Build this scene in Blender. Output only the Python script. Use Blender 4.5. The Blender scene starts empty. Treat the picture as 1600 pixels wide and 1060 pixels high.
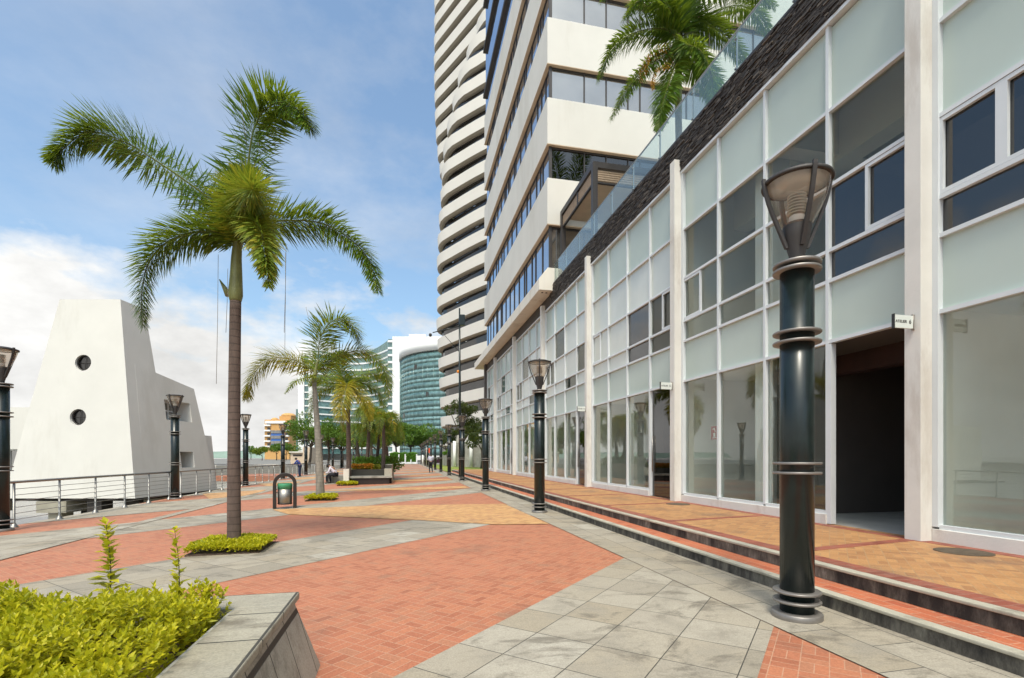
import bpy, bmesh, math, random
import numpy as np
from mathutils import Vector, Matrix, noise as mnoise
random.seed(7); rng = np.random.default_rng(7)
R = math.radians
scene = bpy.context.scene
COL = scene.collection

# ------------------------------------------------------------------ camera, sky, sun, exposure
TH = math.atan(170 / 775.0); CT, ST = math.cos(TH), math.sin(TH)
cam = bpy.data.cameras.new("camera"); cam_o = bpy.data.objects.new("camera", cam); COL.objects.link(cam_o)
cam_o.location = (0, 0, 1.4); cam_o.rotation_euler = (R(90), 0, -TH)
cam.sensor_width = 36; cam.lens = 775 / 1600 * 36; cam.shift_y = (714.5 - 530) / 1600
cam.clip_start = 0.05; cam.clip_end = 6000
scene.camera = cam_o
scene.view_settings.view_transform = 'Standard'; scene.view_settings.look = 'None'
scene.view_settings.exposure = 0.47; scene.view_settings.gamma = 1
SUN_EL, SUN_AZ = R(60), R(197)        # azimuth: clockwise from +Y (along the promenade)

world = bpy.data.worlds.new("World"); scene.world = world; world.use_nodes = True
nt = world.node_tree; N = nt.nodes; L = nt.links
for n in list(N): N.remove(n)
def wn(t, **k):
    n = N.new(t)
    for a, b in k.items(): setattr(n, a, b)
    return n
out = wn('ShaderNodeOutputWorld'); bg = wn('ShaderNodeBackground'); bg.inputs[1].default_value = 0.15
sky = wn('ShaderNodeTexSky'); sky.sky_type = 'NISHITA'; sky.sun_disc = False
sky.sun_elevation = SUN_EL; sky.sun_rotation = SUN_AZ; sky.air_density = 1.0; sky.dust_density = 3.8; sky.ozone_density = 1.0; sky.altitude = 10
tc = wn('ShaderNodeTexCoord'); sp = wn('ShaderNodeSeparateXYZ'); L.new(tc.outputs['Generated'], sp.inputs[0])
def wm(op, a, b=None, c=None, clamp=False):
    n = wn('ShaderNodeMath', operation=op); n.use_clamp = clamp
    for i, x in enumerate((a, b, c)):
        if x is None: continue
        if isinstance(x, (int, float)): n.inputs[i].default_value = x
        else: L.new(x, n.inputs[i])
    return n.outputs[0]
def wnoise(vec, scale, detail, rough, lac=2.0):
    n = wn('ShaderNodeTexNoise'); n.inputs['Scale'].default_value = scale; n.inputs['Detail'].default_value = detail
    n.inputs['Roughness'].default_value = rough; n.inputs['Lacunarity'].default_value = lac; L.new(vec, n.inputs['Vector']); return n.outputs['Fac']
zz = wm('ADD', wm('MAXIMUM', sp.outputs[2], 0.0), 0.16)
cx = wm('DIVIDE', sp.outputs[0], zz); cy = wm('DIVIDE', sp.outputs[1], zz)
cmb = wn('ShaderNodeCombineXYZ'); L.new(cx, cmb.inputs[0]); L.new(cy, cmb.inputs[1]); cmb.inputs[2].default_value = 3.7
# billowy cumulus low down (direction space), streaky high cloud above (plane space)
mp = wn('ShaderNodeMapping'); mp.inputs['Scale'].default_value = (1, 1, 1.9); mp.inputs['Location'].default_value = (0.55, 0.2, 0.1)
L.new(tc.outputs['Generated'], mp.inputs[0])
n1 = wnoise(mp.outputs[0], 3.1, 9, 0.56)
n2 = wnoise(cmb.outputs[0], 1.15, 8, 0.62)
elev = sp.outputs[2]
left = wm('MULTIPLY', wm('ADD', wm('MULTIPLY', sp.outputs[0], -1.0), 0.1), 0.10)    # more cloud over the river
cov = wm('ADD', wm('MULTIPLY_ADD', elev, -1.05, 0.43), left)          # cover falls with height
low = wm('MULTIPLY', wm('ADD', wm('ADD', n1, cov), -0.652), 8.0, clamp=True)
hi = wm('MULTIPLY', wm('ADD', n2, -0.47), 4.2, clamp=True); hi = wm('MULTIPLY', hi, wm('MULTIPLY_ADD', sp.outputs[0], .45, .42, clamp=True))
mask = wm('MAXIMUM', low, hi)
n3 = wnoise(mp.outputs[0], 4.6, 7, 0.6)
shade = wm('MULTIPLY_ADD', n3, 5.4, 1.7)
cc = wn('ShaderNodeCombineXYZ'); L.new(wm('MULTIPLY', shade, 0.99), cc.inputs[0]); L.new(wm('MULTIPLY', shade, 0.985), cc.inputs[1]); L.new(wm('MULTIPLY', shade, 0.965), cc.inputs[2])
sk = wn('ShaderNodeMix', data_type='RGBA', blend_type='MULTIPLY'); sk.inputs['Factor'].default_value = 1
L.new(sky.outputs[0], sk.inputs[6]); sk.inputs[7].default_value = (1.10, 1.24, 1.22, 1)
mx = wn('ShaderNodeMix', data_type='RGBA'); L.new(mask, mx.inputs['Factor']); L.new(sk.outputs[2], mx.inputs[6]); L.new(cc.outputs[0], mx.inputs[7])
L.new(mx.outputs[2], bg.inputs[0]); L.new(bg.outputs[0], out.inputs[0])

sun = bpy.data.lights.new("sun", 'SUN'); sun_o = bpy.data.objects.new("sun", sun); COL.objects.link(sun_o)
sun.energy = 1.9; sun.angle = R(12); sun.color = (1.0, 0.93, 0.81)
sd = Vector((math.sin(SUN_AZ) * math.cos(SUN_EL), math.cos(SUN_AZ) * math.cos(SUN_EL), math.sin(SUN_EL)))
sun_o.rotation_euler = sd.to_track_quat('Z', 'Y').to_euler()

# ------------------------------------------------------------------ helpers
def gz(u): return (u - 3.4) * .0127 if u < 3.4 else 0.0            # the plaza drains towards the river
def wc(Xc, Yc, z=0): return Vector((Xc * CT + Yc * ST, Yc * CT - Xc * ST, z))   # metres right / ahead of the viewpoint
def at(px, py, Yc):                                                 # measured point of the photo at a chosen distance
    return wc((px - 800) / 775 * Yc, Yc, 1.4 - (py - 714.5) / 775 * Yc)

WL = {}
def props(o, label=None, cat=None, group=None, kind=None):
    if label: o['label'] = label
    if cat: o['category'] = cat
    if group: o['group'] = group
    if kind: o['kind'] = kind
    return o
def thing(name, loc, label, cat, group=None):
    o = bpy.data.objects.new(name, None); COL.objects.link(o); o.empty_display_size = .2
    o.location = loc; WL[o.name] = Vector(loc); return props(o, label, cat, group)

class MB:
    def __init__(s): s.v = []; s.f = []; s.m = []; s.sm = []
    def add(s, vs, fs, m=0, smooth=False):
        b = len(s.v); s.v += [tuple(p) for p in vs]
        for f in fs: s.f.append([b + i for i in f]); s.m.append(m); s.sm.append(smooth)
        return s
    def box(s, x0, x1, y0, y1, z0, z1, m=0):
        vs = [(x0,y0,z0),(x1,y0,z0),(x1,y1,z0),(x0,y1,z0),(x0,y0,z1),(x1,y0,z1),(x1,y1,z1),(x0,y1,z1)]
        return s.add(vs, [(0,3,2,1),(4,5,6,7),(0,1,5,4),(1,2,6,5),(2,3,7,6),(3,0,4,7)], m)
    def hexa(s, vs, m=0):
        return s.add(vs, [(0,3,2,1),(4,5,6,7),(0,1,5,4),(1,2,6,5),(2,3,7,6),(3,0,4,7)], m)
    def prism(s, pts, z0, z1, m=0, smooth=False):
        n = len(pts)
        s.add([(p[0], p[1], z0) for p in pts] + [(p[0], p[1], z1) for p in pts], [(i, (i+1) % n, n+(i+1) % n, n+i) for i in range(n)], m, smooth)
        b = len(s.v) - 2*n
        s.f += [[b+i for i in range(n-1, -1, -1)], [b+n+i for i in range(n)]]; s.m += [m, m]; s.sm += [False, False]
        return s
    def lathe(s, prof, c=(0,0,0), n=24, m=0, a0=0, a1=2*math.pi, cap=True, smooth=True):
        full = abs(a1 - a0 - 2*math.pi) < 1e-6; k = n if full else n+1; vs = []
        for r, z in prof:
            for i in range(k):
                a = a0 + (a1-a0)*i/n; vs.append((c[0]+r*math.cos(a), c[1]+r*math.sin(a), c[2]+z))
        fs = []
        for j in range(len(prof)-1):
            for i in range(n if full else n):
                i2 = (i+1) % k if full else i+1
                fs.append((j*k+i, j*k+i2, (j+1)*k+i2, (j+1)*k+i))
        s.add(vs, fs, m, smooth)
        if full and cap:
            b = len(s.v) - len(vs)
            for j, rev in ((0, True), (len(prof)-1, False)):
                if prof[j][0] > 1e-5:
                    f = [b + j*k + i for i in range(k)]; s.f.append(f[::-1] if rev else f); s.m.append(m); s.sm.append(False)
        return s
    def tube(s, path, rad, n=8, m=0, smooth=True, cap=True):
        path = [Vector(p) for p in path]; K = len(path)
        if not hasattr(rad, '__len__'): rad = [rad]*K
        t0 = (path[1]-path[0]).normalized(); ref = Vector((0,0,1)) if abs(t0.z) < .9 else Vector((1,0,0))
        a = t0.cross(ref).normalized(); vs = []
        for i, p in enumerate(path):
            t = (path[min(i+1,K-1)] - path[max(i-1,0)])
            t = t.normalized() if t.length > 1e-9 else t0
            a = (a - t*a.dot(t)).normalized(); b = t.cross(a)
            for j in range(n):
                q = 2*math.pi*j/n; vs.append(p + (a*math.cos(q)+b*math.sin(q))*rad[i])
        fs = [(i*n+j, i*n+(j+1) % n, (i+1)*n+(j+1) % n, (i+1)*n+j) for i in range(K-1) for j in range(n)]
        s.add(vs, fs, m, smooth)
        if cap:
            b = len(s.v)-len(vs); s.f += [[b+j for j in range(n-1,-1,-1)], [b+(K-1)*n+j for j in range(n)]]; s.m += [m,m]; s.sm += [False]*2
        return s
    def build(s, name, mats, parent=None, loc=None, bevel=0):
        if not isinstance(mats, (list, tuple)): mats = [mats]
        base = WL[parent.name] if parent else Vector(loc or (0,0,0))
        me = bpy.data.meshes.new(name)
        v = np.array(s.v, dtype=np.float64).reshape(-1,3) - np.array(base)
        me.from_pydata(v.tolist(), [], s.f)
        for m in mats: me.materials.append(m)
        me.polygons.foreach_set('material_index', s.m); me.polygons.foreach_set('use_smooth', s.sm); me.update()
        o = bpy.data.objects.new(name, me); COL.objects.link(o)
        if bevel:
            b = o.modifiers.new('bevel', 'BEVEL'); b.width = bevel; b.segments = 2; b.limit_method = 'ANGLE'; b.angle_limit = R(40)
        WL[o.name] = base
        if parent: o.parent = parent
        else: o.location = base
        return o

class Leaves:                                                        # many small folded leaves in one mesh
    def __init__(s): s.V = []; s.n = 0; s.mi = []
    def add(s, P, D, Nn, Ln, Wd, m=0, droop=0.0):
        P = np.atleast_2d(P); D = np.atleast_2d(D); Nn = np.atleast_2d(Nn); k = len(P)
        D = D / (np.linalg.norm(D, axis=1, keepdims=True)+1e-9)
        S = np.cross(D, Nn); S /= (np.linalg.norm(S, axis=1, keepdims=True)+1e-9); U = np.cross(S, D)
        Ln = np.broadcast_to(np.asarray(Ln, float).reshape(-1,1), (k,1)); Wd = np.broadcast_to(np.asarray(Wd, float).reshape(-1,1), (k,1))
        mid = P + D*Ln*.45 + np.array([0,0,-1.])*Ln*droop*.25; tip = P + D*Ln*(1-.2*droop) + np.array([0,0,-1.])*Ln*droop
        a = mid + S*Wd*.5 + U*Wd*.12; b = mid - S*Wd*.5 + U*Wd*.12
        s.V.append(np.stack([P, a, tip, b], axis=1)); s.n += k; s.mi.append(np.full(k, m))
        return s
    def build(s, name, mats, parent=None, loc=None):
        if not isinstance(mats, (list, tuple)): mats = [mats]
        base = WL[parent.name] if parent else Vector(loc or (0,0,0))
        V = np.concatenate(s.V).reshape(-1,3) - np.array(base); n = s.n
        me = bpy.data.meshes.new(name); me.vertices.add(4*n); me.vertices.foreach_set('co', V.ravel())
        idx = np.arange(n)[:,None]*4 + np.array([[0,1,2,0,2,3]]); me.loops.add(6*n); me.loops.foreach_set('vertex_index', idx.ravel().astype(np.int32))
        me.polygons.add(2*n); me.polygons.foreach_set('loop_start', np.arange(0, 6*n, 3, dtype=np.int32))
        me.polygons.foreach_set('material_index', np.repeat(np.concatenate(s.mi), 2).astype(np.int32))
        for m in mats: me.materials.append(m)
        me.update(calc_edges=True); me.validate()
        o = bpy.data.objects.new(name, me); COL.objects.link(o); WL[o.name] = base
        if parent: o.parent = parent
        else: o.location = base
        return o

def kids(o): return [c for c in bpy.data.objects if c.parent == o]
def copy_tree(o, loc=None, rz=None, label=None, group=None):
    K = {}
    for c in bpy.data.objects:
        if c.parent: K.setdefault(c.parent.name, []).append(c)
    def rec(a, par):
        c = a.copy(); COL.objects.link(c)
        if par: c.parent = par
        for ch in K.get(a.name, []): rec(ch, c)
        return c
    r = rec(o, None)
    if loc is not None: r.location = loc; WL[r.name] = Vector(loc)
    if rz is not None: r.rotation_euler = (0,0,rz)
    if label: r['label'] = label
    if group: r['group'] = group
    return r

# ------------------------------------------------------------------ materials
class NT:
    def __init__(s, name):
        s.m = bpy.data.materials.new(name); s.m.use_nodes = True; s.t = s.m.node_tree; s.N = s.t.nodes; s.L = s.t.links
        s.b = s.N['Principled BSDF']; s.o = s.N['Material Output']
    def n(s, t, **k):
        x = s.N.new(t)
        for a, b in k.items(): setattr(x, a, b)
        return x
    def inp(s, node, i, val):
        if hasattr(val, 'is_linked') or isinstance(val, bpy.types.NodeSocket): s.L.new(val, node.inputs[i])
        elif val is not None:
            if isinstance(val, tuple) and len(val) == 3 and node.inputs[i].type == 'RGBA': val = val + (1,)
            node.inputs[i].default_value = val
    def math(s, op, a, b=None, c=None, clamp=False):
        x = s.n('ShaderNodeMath', operation=op); x.use_clamp = clamp
        for i, q in enumerate((a,b,c)):
            if q is not None: s.inp(x, i, q)
        return x.outputs[0]
    def coord(s, kind='Object', scale=(1,1,1), rot=0, loc=(0,0,0)):
        t = s.n('ShaderNodeTexCoord'); m = s.n('ShaderNodeMapping'); s.L.new(t.outputs[kind], m.inputs[0])
        m.inputs['Scale'].default_value = scale; m.inputs['Rotation'].default_value = (0,0,rot); m.inputs['Location'].default_value = loc
        return m.outputs[0]
    def noise(s, vec, scale, detail=5, rough=.55, dist=0):
        x = s.n('ShaderNodeTexNoise'); s.L.new(vec, x.inputs['Vector']); x.inputs['Scale'].default_value = scale
        x.inputs['Detail'].default_value = detail; x.inputs['Roughness'].default_value = rough; x.inputs['Distortion'].default_value = dist
        return x.outputs['Fac']
    def ramp(s, fac, stops):
        x = s.n('ShaderNodeValToRGB'); s.L.new(fac, x.inputs[0]); e = x.color_ramp.elements
        while len(e) < len(stops): e.new(.5)
        for q, (p, c) in zip(e, stops): q.position = p; q.color = tuple(c)+(1,) if len(c) == 3 else c
        return x.outputs[0]
    def mix(s, fac, a, b, mode='MIX'):
        x = s.n('ShaderNodeMix', data_type='RGBA', blend_type=mode); s.inp(x, 0, fac); s.inp(x, 6, a); s.inp(x, 7, b); return x.outputs[2]
    def bump(s, h, strength=.3, dist=.01):
        x = s.n('ShaderNodeBump'); s.L.new(h, x.inputs['Height']); x.inputs['Strength'].default_value = strength; x.inputs['Distance'].default_value = dist
        s.L.new(x.outputs[0], s.b.inputs['Normal'])
    def set(s, color=None, rough=None, metal=None, spec=None):
        if color is not None: s.inp(s.b, 'Base Color', color)
        if rough is not None: s.inp(s.b, 'Roughness', rough)
        if metal is not None: s.inp(s.b, 'Metallic', metal)
        if spec is not None: s.inp(s.b, 'Specular IOR Level', spec)
        return s
def g3(c, k): return tuple(x*k for x in c)
def plain(name, c, rough=.6, metal=0, var=.12, scale=3, bump=0, streak=False, spec=None, stain=None, bscale=40):
    t = NT(name); v = t.coord('Object', (1,1,.18) if streak else (1,1,1))
    f = t.noise(v, scale, 6, .6); col = t.ramp(f, [(.3, g3(c, 1-var)), (.7, g3(c, 1+var))])
    if stain:
        f2 = t.noise(t.coord('Object', (1,1,.25)), scale*.6, 8, .7); k = t.math('MULTIPLY', t.math('ADD', f2, -.53), 9, clamp=True)
        col = t.mix(t.math('MULTIPLY', k, stain[1]), col, stain[0])
    t.set(col, rough, metal, spec)
    if bump: t.bump(t.noise(t.coord(), bscale, 4), bump)
    return t.m

M = {}
M['white_wall'] = plain('white_wall', (.61,.595,.55), .85, var=.035, scale=.9, bump=.2, bscale=50, stain=((.42,.39,.33), .25))
M['cream'] = plain('cream_cladding', (.63,.61,.555), .75, var=.04, scale=.5, stain=((.46,.42,.35), .30))
M['pillar'] = plain('pillar_paint', (.66,.64,.59), .8, var=.05, scale=2.2, bump=.25, bscale=30, stain=((.38,.32,.26), .42))
M['alu'] = plain('white_aluminium', (.62,.65,.66), .4, var=.03, scale=3)
M['canopy'] = plain('canopy_concrete', (.70,.66,.58), .85, var=.07, scale=1.5, streak=True, stain=((.42,.35,.27), .4))
M['steel'] = plain('brushed_steel', (.33,.31,.28), .45, 1, var=.08, scale=8)
M['greyband'] = plain('grey_band_metal', (.25,.23,.21), .45, .6, var=.12, scale=9)
M['black'] = plain('black_paint', (.018,.018,.018), .45, var=.2)
M['bronze'] = plain('dark_bronze_frame', (.035,.03,.028), .5, var=.2)
M['darkgreen'] = plain('lamp_green_enamel', (.005,.011,.010), .27, var=.4, scale=7, bump=.03, bscale=12)
M['brownframe'] = plain('brown_frame', (.022,.015,.012), .5, var=.3, scale=8)
M['hood'] = plain('lamp_head_metal', (.05,.045,.042), .55, .3, var=.15)
M['soffit'] = plain('beige_soffit', (.55,.43,.31), .8, var=.08, scale=2)
M['slatwood'] = plain('beige_slats', (.34,.25,.17), .7, var=.15, scale=6)
M['duct'] = plain('rusty_duct', (.035,.013,.01), .8, var=.3)
M['curtain'] = plain('blue_curtain', (.01,.10,.28), .8, var=.3, scale=14)
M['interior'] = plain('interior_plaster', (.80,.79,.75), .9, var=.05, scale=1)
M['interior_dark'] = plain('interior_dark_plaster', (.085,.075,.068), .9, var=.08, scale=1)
M['intfloor'] = plain('interior_screed', (.42,.41,.38), .35, var=.25, scale=2)
M['concrete'] = plain('rough_concrete', (.32,.31,.27), .9, var=.2, scale=2, bump=.4, bscale=25, stain=((.1,.09,.07), .5))
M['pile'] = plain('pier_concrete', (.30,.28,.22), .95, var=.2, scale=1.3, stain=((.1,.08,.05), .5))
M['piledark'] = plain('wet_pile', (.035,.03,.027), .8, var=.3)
M['redsign'] = plain('red_sign', (.30,.03,.02), .5, var=.05)
M['signwhite'] = plain('sign_white', (.66,.70,.66), .4, var=.02)
M['green_band'] = plain('green_bin_rim', (.06,.28,.14), .35, var=.1)
M['soil'] = plain('soil', (.07,.045,.03), .95, var=.4, scale=12)
M['redbrickwall'] = plain('brick_red_deck', (.36,.15,.09), .85, var=.15, scale=3)
M['whiteplastic'] = plain('white_plastic', (.75,.75,.72), .4, var=.02)
M['skin'] = plain('skin', (.30,.16,.10), .6, var=.05)
M['hair'] = plain('black_hair', (.01,.008,.007), .6)
def cloth(name, c): M[name] = plain(name, c, .85, var=.1, scale=20)
cloth('shirt_lilac', (.50,.50,.60)); cloth('trousers_black', (.01,.01,.015)); cloth('shirt_white', (.68,.64,.72)); cloth('red_cloth', (.42,.03,.04))
cloth('blue_cloth', (.03,.06,.25)); cloth('navy_cloth', (.02,.03,.08))

def glass_mix(name, tint, gloss_tint, base_refl=.08, rough=.0, cov=.0, covcol=(0,0,0)):
    t = NT(name); t.N.remove(t.b)
    tr = t.n('ShaderNodeBsdfTransparent'); tr.inputs[0].default_value = tint + (1,)
    gl = t.n('ShaderNodeBsdfGlossy'); gl.inputs[0].default_value = gloss_tint + (1,); gl.inputs['Roughness'].default_value = rough
    lw_ = t.n('ShaderNodeLayerWeight'); lw_.inputs[0].default_value = .5
    k = t.math('ADD', t.math('MULTIPLY', t.math('POWER', lw_.outputs['Facing'], 4.0), .8), base_refl, clamp=True)
    nb = t.n('ShaderNodeBump'); nb.inputs['Strength'].default_value = .06; nb.inputs['Distance'].default_value = .02
    t.L.new(t.noise(t.coord(), 1.1, 2), nb.inputs['Height']); t.L.new(nb.outputs[0], gl.inputs['Normal'])
    ms = t.n('ShaderNodeMixShader'); t.L.new(k, ms.inputs[0])
    if cov:
        df = t.n('ShaderNodeBsdfDiffuse'); df.inputs[0].default_value = covcol + (1,)
        m2 = t.n('ShaderNodeMixShader'); m2.inputs[0].default_value = cov; t.L.new(tr.outputs[0], m2.inputs[1]); t.L.new(df.outputs[0], m2.inputs[2])
        t.L.new(m2.outputs[0], ms.inputs[1])
    else: t.L.new(tr.outputs[0], ms.inputs[1])
    t.L.new(gl.outputs[0], ms.inputs[2]); t.L.new(ms.outputs[0], t.o.inputs[0])
    return t.m
M['glass'] = glass_mix('storefront_glass', (.90,.93,.90), (.9,.92,.9), .07)
M['railglass'] = glass_mix('railing_glass', (.90,.96,.945), (.95,1,1), .04, cov=.03, covcol=(.45,.6,.6))
M['bowl'] = glass_mix('smoked_bowl', (.88,.83,.77), (.9,.87,.83), .05, .03, cov=.14, covcol=(.55,.47,.40))
M['upperglass'] = glass_mix('upper_window_glass', (.86,.88,.85), (.62,.60,.56), .04)
M['shopglass_dark'] = glass_mix('tinted_glass', (.25,.23,.21), (.9,.9,.9), .10)
def solidglass(name, base, refl, rough=.03, tint=(1,1,1)):            # opaque tinted curtain-wall glass
    t = NT(name); t.N.remove(t.b)
    v = t.coord(); df = t.n('ShaderNodeBsdfDiffuse'); t.L.new(t.ramp(t.noise(v, .8, 3), [(.35, g3(base,.7)), (.65, g3(base,1.3))]), df.inputs[0])  # noise mottles reflected cloud into the base colour
    gl = t.n('ShaderNodeBsdfGlossy'); gl.inputs[0].default_value = tint+(1,); gl.inputs['Roughness'].default_value = rough
    nb = t.n('ShaderNodeBump'); nb.inputs['Strength'].default_value = .12; nb.inputs['Distance'].default_value = .05
    t.L.new(t.noise(v, .7, 2), nb.inputs['Height']); t.L.new(nb.outputs[0], gl.inputs['Normal'])
    lw_ = t.n('ShaderNodeLayerWeight'); lw_.inputs[0].default_value = .5
    ms = t.n('ShaderNodeMixShader'); t.L.new(t.math('ADD', t.math('MULTIPLY', t.math('POWER', lw_.outputs['Facing'], 4.0), .7), refl, clamp=True), ms.inputs[0])
    t.L.new(df.outputs[0], ms.inputs[1]); t.L.new(gl.outputs[0], ms.inputs[2]); t.L.new(ms.outputs[0], t.o.inputs[0]); return t.m
M['blueglass'] = solidglass('blue_ribbon_glass', (.05,.065,.09), .42, tint=(.80,.88,1.0))
M['greyglass'] = solidglass('grey_ribbon_glass', (.10,.097,.09), .32, tint=(.9,.88,.84))
M['darkglass'] = solidglass('dark_balcony_glass', (.018,.017,.017), .10, tint=(.8,.78,.75))
M['tealglass'] = solidglass('teal_curtain_glass', (.09,.17,.165), .16, .15, tint=(.7,.82,.80))
M['teallight'] = solidglass('teal_spandrel_glass', (.15,.25,.24), .2, .2, tint=(.75,.9,.88))
M['frost'] = None
t = NT('frosted_spandrel_glass'); v = t.coord(); t.set(t.ramp(t.noise(v, .6, 4), [(.3, (.56,.65,.59)), (.7, (.63,.72,.66))]), .12, 0, .6); M['frost'] = t.m
tl_ = t.n('ShaderNodeBsdfTranslucent'); tl_.inputs[0].default_value = (.8,.86,.82,1); ms_ = t.n('ShaderNodeMixShader'); ms_.inputs[0].default_value = .28
t.L.new(t.b.outputs[0], ms_.inputs[1]); t.L.new(tl_.outputs[0], ms_.inputs[2]); t.L.new(ms_.outputs[0], t.o.inputs[0])
t = NT('pale_blind_behind_glass'); v = t.coord(); t.set(t.ramp(t.noise(v, .6, 4), [(.3, (.50,.54,.50)), (.7, (.60,.63,.58))]), .1, 0, .6); M['pale'] = t.m

# paving
def brick_mat(name, cols, mortar, rot=45, size=(.172,.086), mfac=.018, dirt=.35, weave=True):
    t = NT(name)
    tcn = t.n('ShaderNodeTexCoord'); mp = t.n('ShaderNodeMapping'); t.L.new(tcn.outputs['Object'], mp.inputs[0]); mp.inputs['Rotation'].default_value = (0,0,R(rot))
    v = mp.outputs[0]; s = t.n('ShaderNodeSeparateXYZ'); t.L.new(v, s.inputs[0])
    def bt(vec):
        b = t.n('ShaderNodeTexBrick'); t.L.new(vec, b.inputs['Vector']); b.offset = 0 if weave else .5; b.squash = 1
        b.inputs['Scale'].default_value = 1; b.inputs['Brick Width'].default_value = size[0]; b.inputs['Row Height'].default_value = size[1]
        b.inputs['Mortar Size'].default_value = .004; b.inputs['Mortar Smooth'].default_value = .2; b.inputs['Bias'].default_value = 0
        b.inputs['Color1'].default_value = (0,0,0,1); b.inputs['Color2'].default_value = (1,1,1,1); b.inputs['Mortar'].default_value = (.5,.5,.5,1)
        return b
    A = bt(v); fac, col = A.outputs['Fac'], A.outputs['Color']
    if weave:
        sw = t.n('ShaderNodeCombineXYZ'); t.L.new(s.outputs[1], sw.inputs[0]); t.L.new(s.outputs[0], sw.inputs[1])
        B = bt(sw.outputs[0]); ck = t.n('ShaderNodeTexChecker'); t.L.new(v, ck.inputs['Vector']); ck.inputs['Scale'].default_value = 1/size[0]
        # checker in plan only
        fl = t.n('ShaderNodeCombineXYZ'); t.L.new(s.outputs[0], fl.inputs[0]); t.L.new(s.outputs[1], fl.inputs[1]); fl.inputs[2].default_value = .01
        t.L.new(fl.outputs[0], ck.inputs['Vector'])
        k = ck.outputs['Fac']
        fac = t.math('ADD', t.math('MULTIPLY', A.outputs['Fac'], t.math('SUBTRACT', 1, k)), t.math('MULTIPLY', B.outputs['Fac'], k))
        col = t.mix(k, A.outputs['Color'], B.outputs['Color'])
    base = t.ramp(col, [(0, cols[0]), (.45, cols[1]), (.75, cols[2]), (1, cols[3])])
    big = t.noise(t.coord(), .45, 6, .65); base = t.mix(t.math('MULTIPLY', t.math('ADD', big, -.45), 1.6, clamp=True), base, g3(cols[1], 1.12))
    mc = t.mix(fac, base, mortar)
    d = t.noise(t.coord('Object', loc=(7,3,0)), .9, 9, .7); dk = t.math('MULTIPLY', t.math('ADD', d, -.54), 9, clamp=True)
    mc = t.mix(t.math('MULTIPLY', dk, dirt), mc, (.16,.11,.08))
    fine = t.noise(t.coord(), 60, 3, .6); mc = t.mix(.25, mc, t.ramp(fine, [(.3,(.2,.2,.2)),(.7,(.8,.8,.8))]), 'OVERLAY')
    t.set(mc, t.math('MULTIPLY_ADD', d, .3, .5), 0, .35)
    t.bump(t.math('ADD', t.math('MULTIPLY', fac, -1), t.math('MULTIPLY', fine, .25)), .35, .004)
    return t.m
M['red'] = brick_mat('red_brick_paving', [(.33,.115,.06),(.40,.15,.08),(.43,.165,.085),(.36,.16,.09)], (.44,.24,.15))
M['yellow'] = brick_mat('yellow_brick_paving', [(.36,.18,.075),(.50,.27,.105),(.56,.33,.14),(.44,.20,.09)], (.52,.36,.2), dirt=.3)
M['walk'] = brick_mat('ochre_brick_walk', [(.31,.15,.065),(.42,.215,.085),(.47,.25,.10),(.37,.175,.075)], (.36,.23,.12), dirt=.5)
M['redborder'] = brick_mat('dark_red_brick_border', [(.20,.055,.035),(.27,.08,.05),(.33,.10,.06),(.25,.09,.06)], (.3,.17,.12), rot=0, size=(.2,.1), weave=False)
M['treadred'] = brick_mat('red_brick_tread', [(.36,.09,.045),(.46,.14,.065),(.5,.15,.07),(.4,.13,.07)], (.48,.28,.18), rot=90, size=(.22,.11), weave=False)
def slab_mat(name, cols, rot, size, mort=(.06,.055,.045), off=0, msize=.0045, dirt=.75):
    t = NT(name); v = t.coord('Object', rot=R(rot)); b = t.n('ShaderNodeTexBrick'); t.L.new(v, b.inputs['Vector']); b.offset = off
    b.inputs['Scale'].default_value = 1; b.inputs['Brick Width'].default_value = size[0]; b.inputs['Row Height'].default_value = size[1]
    b.inputs['Mortar Size'].default_value = msize; b.inputs['Mortar Smooth'].default_value = .3; b.inputs['Bias'].default_value = 0
    b.inputs['Color1'].default_value = (0,0,0,1); b.inputs['Color2'].default_value = (1,1,1,1); b.inputs['Mortar'].default_value = (.5,.5,.5,1)
    base = t.ramp(b.outputs['Color'], [(0, cols[0]), (.4, cols[1]), (.7, cols[2]), (1, cols[3])])
    cl = t.noise(t.coord('Object', loc=(2,9,0)), 2.2, 8, .65, .2); base = t.mix(t.math('MULTIPLY', t.math('ADD', cl, -.48), 5.0, clamp=True), base, g3(cols[1], .78))
    d = t.noise(t.coord('Object', (1,1.6,1), rot=.6), 1.15, 10, .72, .5); dk = t.math('MULTIPLY', t.math('ADD', d, -.53), 12, clamp=True)
    base = t.mix(t.math('MULTIPLY', dk, dirt), base, (.15,.13,.10))
    w2 = t.noise(t.coord('Object', (1,2.5,1), loc=(5,1,3)), 6.5, 8, .75, .8); base = t.mix(t.math('MULTIPLY', t.math('MULTIPLY', t.math('ADD', w2, -.52), 7, clamp=True), .35), base, (.20,.17,.125))
    col = t.mix(b.outputs['Fac'], base, mort)
    fine = t.noise(t.coord(), 90, 3, .65); col = t.mix(.35, col, t.ramp(fine, [(.3,(.25,.25,.25)),(.7,(.78,.78,.78))]), 'OVERLAY')
    t.set(col, .72, 0, .3); t.bump(t.math('ADD', t.math('MULTIPLY', b.outputs['Fac'], -1.), t.math('MULTIPLY', fine, .3)), .4, .005); return t.m
GC = [(.27,.235,.18),(.355,.315,.25),(.32,.272,.20),(.395,.36,.295)]
M['grey'] = slab_mat('grey_stone_slabs', GC, 45, (.5,.5))
M['greyb'] = slab_mat('grey_border_slabs', GC, 90, (.75,.375), off=.5)
M['coping'] = slab_mat('planter_coping_slabs', [(.33,.30,.23),(.38,.35,.28),(.30,.27,.20),(.43,.40,.33)], 90, (.44,.9), dirt=.85, msize=.008)
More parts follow.
